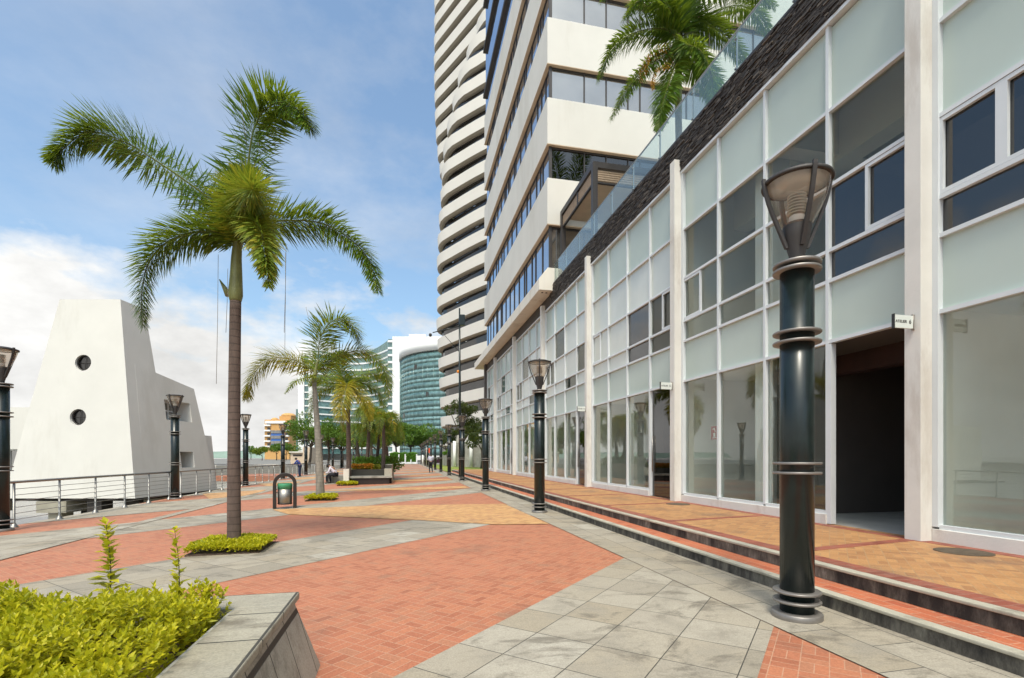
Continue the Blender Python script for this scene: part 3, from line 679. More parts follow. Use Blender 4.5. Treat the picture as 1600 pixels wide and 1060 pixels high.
def terrace_palm():
    c0 = Vector((9.3,15.5,9.9)); Yc = 17.15; A = lambda x, y, dy=0: at(x, y, Yc+dy)
    t = thing('palm_tree', c0, 'lush palm with orange fruit stalks growing on the roof terrace behind the glass balustrade', 'palm tree')
    palm_trunk(t, [Vector(c0), A(1061,240), A(1060,175)], [.14,.12,.11], M['trunk2'], ([A(1060,178),A(1060,130),A(1058,70),A(1060,20)], [.12,.115,.09,.06]))
    hub = A(1060,60); g_ = [M['palm_green'], M['palm_mid']]; rk = ((60,.95),(92,1.),(125,.9)); rr_ = random.Random(5)
    for pth in ([hub, A(1035,45,-.2), A(990,52,-.4), A(955,80,-.5), A(935,125,-.5)], [hub, A(1040,85,-.3), A(1010,105,-.6), A(980,140,-.8), A(955,185,-.9)],
        [hub, A(1075,30,.1), A(1110,40,.2), A(1145,70,.2), A(1170,110,.2)], [hub, A(1050,20,-.4), A(1030,0,-.9), A(1000,0,-1.3), A(975,30,-1.5)],
        [hub, A(1075,70,-.8), A(1095,80,-1.2), A(1110,110,-1.5), A(1115,150,-1.5)], [hub, A(1080,10,.2), A(1120,-20,.4), A(1170,-20,.5), A(1210,10,.5)],
        [hub, A(1065,0,-.3), A(1085,-40,-.6), A(1120,-60,-1.), A(1160,-30,-1.2)], [hub, A(1055,100,-.5), A(1045,130,-.9), A(1035,165,-1.1), A(1030,200,-1.1)],
        [hub, A(1060,20,1), A(1060,-10,1.6), A(1050,0,2.4), A(1045,60,3)], [hub, A(1040,20,.5), A(1010,-30,.9), A(970,-40,1.2), A(940,0,1.3)],
        [hub, A(1095,40,.6), A(1140,10,1.2), A(1180,20,1.6), A(1205,60,1.8)], [hub, A(1085,95,.4), A(1110,130,.7), A(1120,180,.8)]):
        frond(t, pth, .82, g_, 76, rk, gold=.12, wid=.055, rnd=rr_)
    for dx, dy in ((0,0),(10,25),(-8,12)):
        frond(t, [A(1050,75,-.4), A(1030+dx,78+dy,-.7), A(1012+dx,90+dy,-.9), A(1010+dx,115+dy,-.95)], .28, [M['palm_orange'],M['palm_gold']], 26, ((60,1.),(120,1.)), gold=.2, wid=.03, rnd=rr_, name='fruit_stalk', label='orange fruiting stalk')
terrace_palm()

def leafcloud(lv, C, rad, n, ln, wd, m=0, shell=.55, upb=.35, seed=1, flat=1.0):
    r_ = np.random.default_rng(seed); d = r_.normal(size=(n,3)); d /= np.linalg.norm(d,axis=1,keepdims=True)
    rr_ = (shell + (1-shell)*r_.random((n,1))**.6); P = np.array(C) + d*rr_*np.array(rad)
    dd = d*.8 + r_.normal(size=(n,3))*.6 + np.array([0,0,upb]); nn = d + r_.normal(size=(n,3))*.5 + np.array([0,0,.6])
    lv.add(P, dd, nn, ln*r_.uniform(.7,1.3,n), wd*r_.uniform(.7,1.3,n), m)
def tree(name, label, base, height, crown_r, n_clump, leaf, mats, mb='bark', trunk_h=.4, seed=1, cat='tree', group=None, spread=1.0, per=260):
    r_ = random.Random(seed); b = Vector(base)
    t = thing(name, b, label, cat, group)
    tb = MB(); top = b+Vector((r_.uniform(-.3,.3), r_.uniform(-.3,.3), height*trunk_h)); tb.tube([b, (b+top)/2+Vector((.08,0,0)), top], [height*.03, height*.024, height*.02], 8)
    lv = Leaves(); cc_ = b+Vector((0,0,height*(trunk_h+1)/2))
    for i in range(n_clump):
        a = r_.uniform(0, 2*math.pi); e = math.asin(r_.uniform(-.75,1)); q = r_.uniform(.35,1)
        c = cc_ + Vector((math.cos(a)*math.cos(e)*crown_r*q*spread, math.sin(a)*math.cos(e)*crown_r*q*spread, math.sin(e)*height*(1-trunk_h)*.46*q))
        rad = crown_r*r_.uniform(.22,.40)
        leafcloud(lv, c, (rad,rad,rad*.7), per, leaf, leaf*.55, 0, .4, .2, seed*100+i)
        if i % 2 == 0: tb.tube([top, (top+c)/2+Vector((0,0,-.1)), c], [height*.014, height*.009, height*.003], 5)
    tb.build('trunk', M[mb], t); lv.build('crown', mats, t); return t
def bed_shrub(u, v, half, h, n, label, leaf=.06):
    z0 = gz(u)+.01; t = thing('low_shrub', (u,v,z0), label, 'shrub', 'square shrub beds at the palm bases')
    r_ = np.random.default_rng(int(v*10)); lv = Leaves()
    for i in range(n):
        pass
    x = r_.uniform(-half, half, n); y = r_.uniform(-half, half, n); q = np.maximum(abs(x), abs(y))/half
    hh = h*(.80+.35*np.array([mnoise.noise(Vector((a*3.2+u, b*3.2+v, 0))) for a, b in zip(x, y)]))*(1-.25*q**4)
    z = hh*(.25+.75*r_.random(n)**.35)
    edge = q[:,None]; out_ = np.stack([x/half, y/half, np.zeros(n)],1)*edge**2
    P = np.stack([u+x*1.04, v+y*1.04, z0+z],1); D = out_*.9 + r_.normal(size=(n,3))*.55 + np.array([0,0,.55]); NN_ = out_*.6 + np.array([0,0,1.]) + r_.normal(size=(n,3))*.4
    lv.add(P, D, NN_, leaf*r_.uniform(.6,1.2,n), leaf*.55*r_.uniform(.7,1.2,n)); lv.build('foliage', M['shrub_lime'], t)
    sb = MB(); 
    for i in range(60):
        a, b_ = r_.uniform(-half*.8,half*.8), r_.uniform(-half*.8,half*.8); sb.tube([(u+a,v+b_,z0-.02),(u+a*1.1,v+b_*1.1,z0+h*.7)], [.006,.003], 4)
    sb.build('stems', M['bark'], t)
    so = MB(); so.box(u-half*1.02, u+half*1.02, v-half*1.02, v+half*1.02, z0-.05, z0+.012); so.build('soil', M['soil'], t)
bed_shrub(-2.66, 8.74, .50, .20, 9000, 'square bed of low lime green shrub around the base of the nearest palm', .05)
bed_shrub(-2.75, 18.15, .46, .20, 3800, 'square bed of low lime green shrub around the base of the second palm', .07)
bed_shrub(-2.86, 27.3, .46, .20, 3000, 'square bed of low lime green shrub around the base of the third palm', .09)

# ------------------------------------------------------------------ near planter
def planter():
    ua, va, zt, zb = -.69, 3.54, .50, -.06; u0, v0 = -6.0, -3.0; k = .23*(zt-zb)
    t = thing('stone_planter', (ua,va,zb), 'battered grey stone planter box full of lime shrubs in the near left corner', 'planter')
    w = MB(); w.hexa([(u0,v0,zb),(ua+k,v0,zb),(ua+k,va+k,zb),(u0,va+k,zb),(u0,v0,zt-.05),(ua-.02,v0,zt-.05),(ua-.02,va-.02,zt-.05),(u0,va-.02,zt-.05)]); 
    w.f = w.f[:1]+w.f[2:]; w.m.pop(); w.sm.pop(); w.build('side_wall', M['planterside'], t)
    c = MB(); c.box(ua-.29, ua+.012, v0, va-.29, zt-.05, zt); c.box(u0, ua+.012, va-.29, va+.012, zt-.05, zt); c.build('coping', M['coping'], t, bevel=.01)
    i = MB(); i.box(ua-.30, ua-.285, v0, va-.30, zt-.3, zt-.002); i.box(u0, ua-.3, va-.30, va-.285, zt-.3, zt-.002); i.build('inner_wall', M['concrete'], t)
    s = MB(); s.box(u0, ua-.29, v0, va-.29, zt-.2, zt-.12); s.build('soil', M['soil'], t)
    lv = Leaves(); r_ = np.random.default_rng(11); n = 8800
    # sprigs: short twigs each carrying pairs of leaves
    x = r_.uniform(-2.9, ua-.34, n*2); y = r_.uniform(.6, va-.32, n*2)
    dens = np.array([mnoise.noise(Vector((a*2.6,b*2.6,5))) for a,b in zip(x,y)]); keep = r_.random(n*2) < .64+dens*1.25; x, y = x[keep][:n], y[keep][:n]; n = len(x)
    hgt = zt + .15 + .16*np.array([mnoise.noise(Vector((a*1.7,b*1.7,1))) + .5*mnoise.noise(Vector((a*5,b*5,2))) for a,b in zip(x,y)])
    edge = np.minimum(1, (ua-.27-x)/.3)*.5+.5; hgt = zt + (hgt-zt)*edge + .02
    depth = r_.random(n)**1.5*.20; base = np.stack([x, y, hgt-depth-.05],1)
    lean = r_.normal(size=(n,3))*.30 + np.array([.05,-.05,1.0]); over = np.clip((x-(ua-.55))/.3,0,1)[:,None]; lean = lean + over*np.array([.25,0,0]); lean /= np.linalg.norm(lean,axis=1,keepdims=True)
    for j in range(5):
        s_ = .014 + j*.017; a = r_.uniform(0, 2*math.pi, n) if j == 0 else a + math.pi/2 + r_.normal(size=n)*.25
        P = base + lean*s_
        for q in (0, math.pi):
            hd = np.stack([np.cos(a+q), np.sin(a+q), np.zeros(n)],1); D = hd*(1.0-.12*j) + lean*(.35+.22*j)
            lv.add(P, D, lean + hd*-.2 + r_.normal(size=(n,3))*.12, (.047-.003*j)*r_.uniform(.65,1.35,n), .0185*r_.uniform(.8,1.2,n), 0, .12)
    o = lv.build('shrub_mass', M['shrub_lime']); props(o, 'dense mass of lime yellow-green leaves filling the near stone planter', 'shrub', kind='stuff')
    for (px, py0, py1, Yc, lab) in ((166,820,915,2.80,'taller leafy shoot rising from the planter shrubs, the left one'), (273,829,915,2.85,'shorter sparse leafy shoot rising from the planter shrubs, the right one')):
        b = at(px+6,py1+30,Yc); tp = at(px,py0,Yc); tt = thing('leafy_shoot', b, lab, 'shrub shoot', 'tall shoots in the planter')
        m = MB(); pa = catmull([b,(b+tp)/2+Vector((.012,0,0)),tp],12); m.tube(pa, [.004-.00025*i for i in range(12)], 5); m.build('stem', M['bark'], tt)
        l2 = Leaves(); rs = np.random.default_rng(px); full = 1.35 if px < 200 else 1.
        for i in range(1,24):
            s_ = i/23; p = b.lerp(tp, min(1,.12+.88*s_)); a = i*2.4+rs.uniform(-.5,.5)
            for q in range(3 if px < 200 else 2):
                aa = a+q*(2.1 if px < 200 else math.pi); D = np.array([[math.cos(aa), math.sin(aa), rs.uniform(-.1,.9)+.5*s_]])
                l2.add([tuple(p)], D, [[-math.cos(aa)*.3,-math.sin(aa)*.3,1]], (.075*full)*(1.1-.4*s_)*rs.uniform(.5,1.2), .036*full*(1.1-.4*s_), 0, .15)
        l2.build('foliage', M['shrub_lime'], tt)
planter()
# ------------------------------------------------------------------ shop building on the right
PV = [-1.05, 5.18, 11.2, 17.25, 23.4, 29.8, 36.3]                  # near corner of each pillar
ROWS = [.49, 3.29, 4.28, 4.78, 5.84, 7.07, 8.47]
def shop():
    t = thing('shop_building', (6.8, 20, .3), 'long two storey shop building with white pillars, gridded glazing and dark stone band', 'building')
    for i, v in enumerate(PV):
        p = MB(); p.box(6.6, 6.98, v, v+.22, .29, 8.82); p.build('pillar', M['pillar'], t, bevel=.006)
        if i == 0: continue
    # glazing bays
    for b in range(len(PV)):
        v0 = PV[b-1]+.22 if b else -3.0
        v1 = PV[b]
        if b == 0: continue
        glazing(t, v0, v1, b)
    glazing(t, PV[-1]+.22, 40.6, 7)
    e = MB(); e.box(6.62, 7.4, 40.62, 41.2, .29, 9.1); e.build('end_wall', M['interior_dark'], t)
    # split-face stone band, built from ledger stones, and its backing
    bk = MB(); bk.box(6.80, 7.35, -1.5, 40.6, 8.53, 9.40); bk.build('band_backing', M['ledge'], t)
    st = MB(); r_ = random.Random(4); z = 8.53
    while z < 9.40:
        hh = r_.choice((.022,.03,.04)); hh = min(hh, 9.415-z); v = -1.5
        while v < (22.3 if z < 9.2 else 22.0):
            l = r_.uniform(.06,.26); d = r_.uniform(.004,.045)
            st.box(6.80-d-.02, 6.81, v, v+l-.004, z, z+hh-.003); v += l
        z += hh
    st.build('stone_band', M['ledge'], t)
    cp = MB(); cp.box(6.78, 7.35, -1.5, 22, 9.42, 9.47); cp.build('band_coping', M['bronze'], t)
    tf = MB(); tf.box(6.76, 6.90, -1.5, 40.6, 8.47, 8.53); tf.build('head_trim', M['alu'], t)
    ro = MB(); ro.box(7.35, 26, -8, 22, 9.1, 9.40); ro.build('terrace_deck', M['concrete'], t)
    r2 = MB(); r2.box(7.35, 26, 22, 40.6, 8.9, 9.40); r2.build('roof', M['concrete'], t)
    # rooms behind the glass
    f = MB(); f.box(6.9, 12, -8, 40.6, .1, .30); f.build('ground_room_floor', M['intfloor'], t)
    m = MB(); m.box(6.98, 12, -8, 40.6, 3.36, 4.22); m.build('mid_floor', M['interior'], t)
    bw = MB(); bw.box(11.8, 12, -8, 40.6, .3, 9.1); bw.build('back_wall', M['interior'], t)
    for v in PV[1:]:
        w = MB(); w.box(7.0, 11.8, v+.02, v+.2, .30, 9.05); w.build('party_wall', M['interior'], t)
        bmx = MB(); bmx.box(7.05, 11.8, v+2.9, v+3.25, 7.3, 8.9); bmx.build('ceiling_beam', M['interior'], t)
        ic = MB(); ic.box(7.12, 7.5, v+3.27, v+3.77, .3, 3.36); ic.box(7.12, 7.5, v+3.27, v+3.77, 4.22, 8.62); ic.build('inner_column', M['bright_white'], t)
    for v in PV[1:]:
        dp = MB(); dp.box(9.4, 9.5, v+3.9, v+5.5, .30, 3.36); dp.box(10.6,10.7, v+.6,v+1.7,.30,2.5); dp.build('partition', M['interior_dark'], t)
        
        if v > 6:
            rl = MB(); rl.box(8.6,9.3,v+2.0,v+3.4,.30,1.15); rl.build('counter', M['concrete'], t)
    cb = MB(); cb.box(8.3, 8.7, -8, 40.6, 7.2, 8.9); cb.build('ceiling_beam', M['interior'], t)
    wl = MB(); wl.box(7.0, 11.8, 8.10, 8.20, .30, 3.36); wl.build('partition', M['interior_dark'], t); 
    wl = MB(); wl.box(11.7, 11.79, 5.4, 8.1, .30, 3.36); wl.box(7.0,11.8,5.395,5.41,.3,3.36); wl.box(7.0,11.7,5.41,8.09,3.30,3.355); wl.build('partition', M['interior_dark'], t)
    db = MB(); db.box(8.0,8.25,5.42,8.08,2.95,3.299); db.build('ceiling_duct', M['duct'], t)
    cl = MB(); cl.box(6.98, 11.8, -8, 40.6, 8.62, 8.66); cl.build('ceiling', M['interior'], t)
    # canopy under the office tower
    c = MB(); u0, u1 = 6.1, 6.62; pr = [(u0,9.1),(u0,9.62),(u0+.42,10.15),(u1,10.15),(u1+.4,10.15),(u1+.4,9.1)]; va, vb = 22.0, 43.2
    n = len(pr); c.add([(p[0],va,p[1]) for p in pr]+[(p[0],vb,p[1]) for p in pr], [(i,(i+1)%n,n+(i+1)%n,n+i) for i in range(n)]+[tuple(range(n-1,-1,-1)), tuple(range(n,2*n))])
    c.build('canopy', M['canopy'], t, bevel=.01)
    for du, dv in ((.25,.35),(.45,.35)):
        o = MB(); o.lathe([(.05,-.02),(.05,.01)], (6.1+du, 22+dv, 9.1), n=12); o.build('spotlight', M['bronze'], t)
    return t
def pane(t, kind, v0, v1, z0, z1, u=6.865):
    mb = MB(); m = {'frost':'frost','glass':'glass','pale':'pale','dark':'shopglass_dark','upper':'upperglass'}[kind]
    mb.box(u, u+.010, v0, v1, z0, z1)
    o = mb.build({'frost':'frosted_panel','glass':'glass_pane','pale':'blind_panel','dark':'glass_pane','upper':'glass_pane'}[kind], M[m], t); return o
def glazing(bt, v0, v1, b):
    n = 4 if b < 7 else 3; W = (v1-v0)/n
    fr = MB(); ua, ub = 6.80, 6.90
    fr.box(ua-.02, ub+.02, v0+.002, v0+.075, ROWS[0], ROWS[-1]); fr.box(ua-.02, ub+.02, v1-.075, v1-.002, ROWS[0], ROWS[-1])
    door = b in (2,3,4,5) or b == 2
    isopen = (b == 2)
    for i in range(1, n): 
        c = v0+W*i; fr.box(ua, ub, c-.03, c+.03, ROWS[0] if not (i == 1) else .31, ROWS[-1]-.001)
    for j, z in enumerate(ROWS[:-1]):
        for i in range(n):
            if j == 0 and i == 0 and b >= 2: continue
            a = v0+W*i+(.03 if i else .075); e = v0+W*(i+1)-(.03 if i < n-1 else .075)
            fr.box(ua+.004, ub-.004, a, e, z-.028, z+.028)
    g_ = fr.build('window_frame', M['alu'], bt)
    pl_ = MB(); pl_.box(6.775, 6.93, v0+(W+.0 if b >= 2 else 0)+.003, v1-.003, .29, .462); pl_.build('plinth', M['pillar'], bt, bevel=.005)
    rnd_ = random.Random(b)
    for i in range(n):
        a, e = v0+W*i+.03, v0+W*(i+1)-.03
        for j in range(6):
            z0, z1 = ROWS[j]+.026, ROWS[j+1]-.026
            if j in (2,5): 
                kind = 'frost' if j == 5 or True else 'glass'
            if j == 1: kind = 'frost'
            elif j == 5: kind = 'frost'
            elif j == 0: kind = 'glass'
            elif j == 2: kind = 'glass'
            else: kind = 'glass'
            if j in (2,3,4):
                if b == 3: kind = ('glass','dark','pale','pale')[i] if j < 4 else 'pale'
                if b >= 4: kind = 'pale' if (i+j) % 3 else 'glass'
                if b == 1: kind = 'dark' if j < 4 else 'frost'
                if b == 2 and i == 0: kind = 'dark' if j < 4 else 'glass'
                if b == 2 and i == 1 and j < 4: kind = 'glass'
            if j == 0 and i == 0 and b >= 2:
                if b == 2: continue
                d = MB(); d.box(6.87, 6.882, a+.02, e-.02, .32, 3.25); dd = d.build('door', M['shopglass_dark'], bt)
                h = MB(); h.box(6.862, 6.90, a, a+.03, .31, 3.26); h.box(6.862, 6.90, e-.03, e, .31, 3.26); h.build('door_frame', M['alu'], dd)
                h = MB(); h.tube([(6.83,e-.10,1.0),(6.83,e-.10,2.0)], .014, 8); h.build('handle', M['steel'], dd)
                continue
            if kind == 'glass' and j > 1: kind = 'upper'
            pane(bt, kind, a, e, z0, z1)
            if j == 3 and (b in (1,) or i in ((n-1,0) if b in (2,3) else ((n-1,)))):      # sliding sash
                s = MB(); mid = (a+e)/2; w0, w1 = ((a+.02, mid+.05) if i == 0 else (mid-.05, e-.02)) if b != 1 else (a+.03,e-.03)
                for (y0,y1,q0,q1) in ((w0,w0+.05,z0+.01,z1-.01),(w1-.05,w1,z0+.01,z1-.01),(w0+.05,w1-.05,z0+.01,z0+.06),(w0+.05,w1-.05,z1-.06,z1-.01)): s.box(6.812,6.858,y0,y1,q0,q1)
                if b == 1: s.box(6.812,6.858,mid-.06,mid+.06,z0+.06,z1-.06)
                s.build('window_sash', M['alu'], g_)
            if b == 1 and j == 3:
                bl = MB(); bl.box(6.93, 6.94, a, e, z1-.26, z1); bl.build('roller_blind', M['pale'], bt)
    if b == 2:
        d = MB(); d.box(6.80, 6.86, v0+.003, v0+.045, .31, 3.25); d.box(6.80,6.90,v0+W-.075,v0+W-.032,.31,3.25); d.build('door_jamb', M['alu'], bt)
bt_ = shop()
# blade signs with the studio numbers
def sign(v, txt, label):
    zc = 3.18; u1, u0 = 6.6, 6.27
    t = thing('shop_sign', (u1, v, zc), label, 'sign', 'small blade signs on the shop pillars')
    b = MB(); b.box(u0, u1-.03, v-.012, v+.012, zc-.085, zc+.085); b.build('panel', M['signwhite'], t)
    e = MB(); e.box(u0-.014, u0, v-.018, v+.018, zc-.095, zc+.095); e.build('edge_trim', M['black'], t)
    s = MB(); s.tube([(u1-.02,v,zc-.105),(u1-.02,v,zc+.105)], .014, 8); s.box(u1-.04,u1,v-.01,v+.01,zc+.09,zc+.10); s.box(u1-.04,u1,v-.01,v+.01,zc-.10,zc-.09); s.build('bracket', M['steel'], t)
    for body, x, size in ((txt[0], u0+.014, .051), (txt[1], u0+.232, .078)):
        cu = bpy.data.curves.new('lettering', 'FONT'); cu.body = body; cu.size = size; cu.extrude = .0012; cu.align_x = 'LEFT'; cu.align_y = 'CENTER'; cu.offset = .0006
        tmp = bpy.data.objects.new('tmp', cu); COL.objects.link(tmp); dg = bpy.context.evaluated_depsgraph_get(); me = bpy.data.meshes.new_from_object(tmp.evaluated_get(dg)); bpy.data.objects.remove(tmp)
        me.materials.clear(); me.materials.append(M['black']); me.name = 'lettering'
        o = bpy.data.objects.new('lettering', me); COL.objects.link(o); o.parent = t; WL[o.name] = WL[t.name]
        o.location = (x-u1, -.0135, 0); o.rotation_euler = (R(90), 0, 0)
sign(5.27, ('ATELIER', '6'), 'small white blade sign reading ATELIER 6 on the pillar by the open doorway')
sign(11.29, ('ATELIER', '5'), 'small white blade sign reading ATELIER 5 on the second pillar')
sign(17.34, ('ATELIER', '4'), 'small white blade sign reading ATELIER 4 on the third pillar')
def alarm():
    t = thing('fire_sign', (6.90, 10.0, 1.95), 'small red fire equipment sign behind the glass left of the big lamp post', 'sign')
    b = MB(); b.box(6.885, 6.892, 9.84, 10.12, 1.80, 2.10); b.build('panel', M['redsign'], t)
    w = MB(); w.box(6.880,6.884, 9.96,10.02,1.86,1.95); w.tube([(6.882,9.95,1.97),(6.882,9.99,2.05),(6.882,10.04,2.03)], .012, 6); w.box(6.880,6.884,9.92,10.06,1.83,1.845); w.build('pictogram', M['signwhite'], t)
alarm()
for (u, v, lab) in ((6.35,4.5,'round rusty manhole cover in the ochre walk at the near right'), (6.28,10.5,'round rusty manhole cover in the ochre walk by the second pillar')):
    m = MB(); m.lathe([(.27,0),(.27,.004),(.25,.007),(0.0,.007)], (u,v,.2995), n=36); o = m.build('manhole_cover', M['manhole'], None, (u,v,.3)); props(o, lab, 'manhole cover', 'manhole covers in the walk')

# glass balustrade of the terrace
def balustrade():
    t = thing('glass_balustrade', (6.86, 10, 9.47), 'glass balustrade with steel handrail along the roof terrace edge', 'balustrade')
    vs = [22.0-1.6*k for k in range(15)]; z0, z1 = 9.47, 10.36
    for v in vs:
        p = MB(); p.box(6.86, 6.885, v-.02, v+.02, z0-.12, z1-.02); p.box(6.83,6.87,v-.03,v+.03,z0+.1,z0+.13); p.box(6.83,6.87,v-.03,v+.03,z1-.16,z1-.13); p.build('post', M['steel'], t)
    for a, b in zip(vs[1:], vs): 
        g_ = MB(); g_.box(6.835, 6.847, a+.015, b-.015, z0-.02, z1-.03); g_.build('glass_panel', M['railglass'], t)
    r = MB(); r.tube([(6.865, vs[-1]-.2, z1), (6.865, vs[0]+.1, z1)], .024, 10); r.build('handrail', M['steel'], t)
balustrade()
def pergola():
    t = thing('pergola', (7.1, 20, 9.4), 'black steel pergola with beige slatted sides and ceiling on the terrace', 'pergola')
    u0, u1, v0, v1, z1 = 7.1, 11.2, 17.9, 21.95, 12.75
    for (u, v) in ((u0,v0),(u0,v1-.2),(u1-.2,v0),(u1-.2,v1-.2)):
        p = MB(); p.box(u, u+.2, v, v+.2, 9.4, z1-.22); p.build('post', M['bronze'], t)
    for bx in ((u0,u0+.2,v0+.2,v1-.2),(u1-.2,u1,v0+.2,v1-.2),(u0,u1,v0,v0+.2),(u0,u1,v1-.2,v1)):
        p = MB(); p.box(*bx, z1-.22, z1); p.build('beam', M['bronze'], t)
    c = MB(); c.box(u0+.2, u1-.2, v0+.2, v1-.2, z1-.42, z1-.36); c.build('ceiling', M['soffit'], t)
    for side in (0,1):
        s = MB()
        for j in range(5):
            z = z1-.29-.085*j
            if side: s.box(u0+.2, u1-.2, v0+.06, v0+.10, z-.06, z)
            else: s.box(u0+.06, u0+.10, v0+.2, v1-.2, z-.06, z)
        s.build('slat_screen', M['slatwood'], t)
    for (a,b,c_,d) in ((u0+.04,u0+.14,v0+.2,v1-.2),(u0+.2,u1-.2,v0+.04,v0+.14)):
        p = MB(); p.box(a,b,c_,d, z1-.80, z1-.74); p.build('lower_rail', M['bronze'], t)
    p = MB(); p.box(u0+.03, u0+.15, 19.7, 19.8, z1-.74, z1-.22); p.build('divider', M['bronze'], t)
pergola()

# ------------------------------------------------------------------ office tower above the shops
def office():
    u0, v0, u1, v1 = 6.5, 22.0, 24.0, 40.2; zb = 9.4
    t = thing('office_tower', (u0, v0, zb), 'cream office tower with slanting blue window ribbons rising over the shops', 'building')
    core = MB(); core.box(u0+.4, u1-.3, v0+.4, v1-.3, zb, 48); core.build('core_wall', M['interior_dark'], t)
    for k in range(4+1):
        z0, z1 = 12.17+3.71*k, 14.30+3.71*k
        b = MB(); b.box(u0, u1, v0, v1, z0, z1); b.build('spandrel', M['cream'], t, bevel=.012)
        s = MB(); s.box(u0-.012, u1+.01, v0-.012, v1+.012, z0-.035, z0-.002); s.build('drip_trim', M['soffit'], t)
    zr = [(9.4,12.13)] + [(14.30+3.71*k, 12.13+3.71*(k+1)) for k in range(5)]
    for q, (a, b) in enumerate(zr):
        a2 = a if q else 10.1
        # river side ribbon
        w = MB(); w.box(u0+.20, u0+.23, v0+.14, v1-.1, a2, b); o = w.build('window_ribbon', M['blueglass'], t)
        f = MB(); r_ = random.Random(q); v = v0+.14; f.box(u0+.12, u0+.24, v0+.12, v0+.22, a2, b)
        while v < v1-.4:
            f.box(u0+.16, u0+.199, v, v+.07, a2, b); v += r_.choice((.75,1.25,1.25,1.3,.45))
        f.box(u0+.165, u0+.199, v0+.2, v1-.1, b-.06, b); f.build('mullions', M['bronze'], o)
        # near end ribbon
        us = [6.72, 8.34, 9.45, 10.57, 11.2, 12.5, 13.7, 15, 16.2, 17.5, 19, 20.5, 22, 23.7]
        w = MB(); w.box(u0+.235, u1-.2, v0+.20, v0+.23, a, b); o = w.build('window_ribbon', M['greyglass'] if q != 1 else M['shopglass_dark'], t)
        f = MB()
        for u in us: f.box(u, u+.05, v0+.15, v0+.199, a, b)
        f.box(u0+.235, u1-.2, v0+.16, v0+.199, b-.09, b); f.build('mullions', M['bronze'], o)
        if q == 1:
            for (cu0, cu1) in ((6.82,7.35),(9.72,10.4)):
                c = MB(); K = 26; vs = []
                for zi in range(9):
                    s_ = zi/8; pinch = 1-.62*math.exp(-((s_-.38)/.16)**2)
                    for i in range(K): 
                        x = i/(K-1); vs.append((cu0+(cu1-cu0)*(.35+(x-.35)*pinch), v0+.30+.035*math.sin(x*34), a+.05+(b-a-.1)*s_))
                c.add(vs, [(j*K+i, j*K+i+1, (j+1)*K+i+1, (j+1)*K+i) for j in range(8) for i in range(K-1)], 0, True); c.build('curtain', M['curtain'], t)
    # upper floors: all glass with thin dark ledges
    for k in range(4):
        z = 30.6+3.71*k
        w = MB(); w.box(u0+.10, u1-.1, v0+.10, v1-.1, z-1.4 if k == 0 else z-3.4, z+.2); w.build('window_ribbon', M['blueglass'], t)
        l = MB(); l.box(u0-.10, u1, v0-.10, v1+.05, z+.2, z+.32); l.build('ledge', M['bronze'], t)
        l = MB(); l.box(u0-.06, u1, v0-.06, v1+.02, z+.321, z+.40); l.build('ledge_cap', M['soffit'], t)
        l = MB(); l.box(u0-.10, u1, v0-.10, v1+.05, z+.401, z+.48); l.build('ledge', M['bronze'], t)
office()

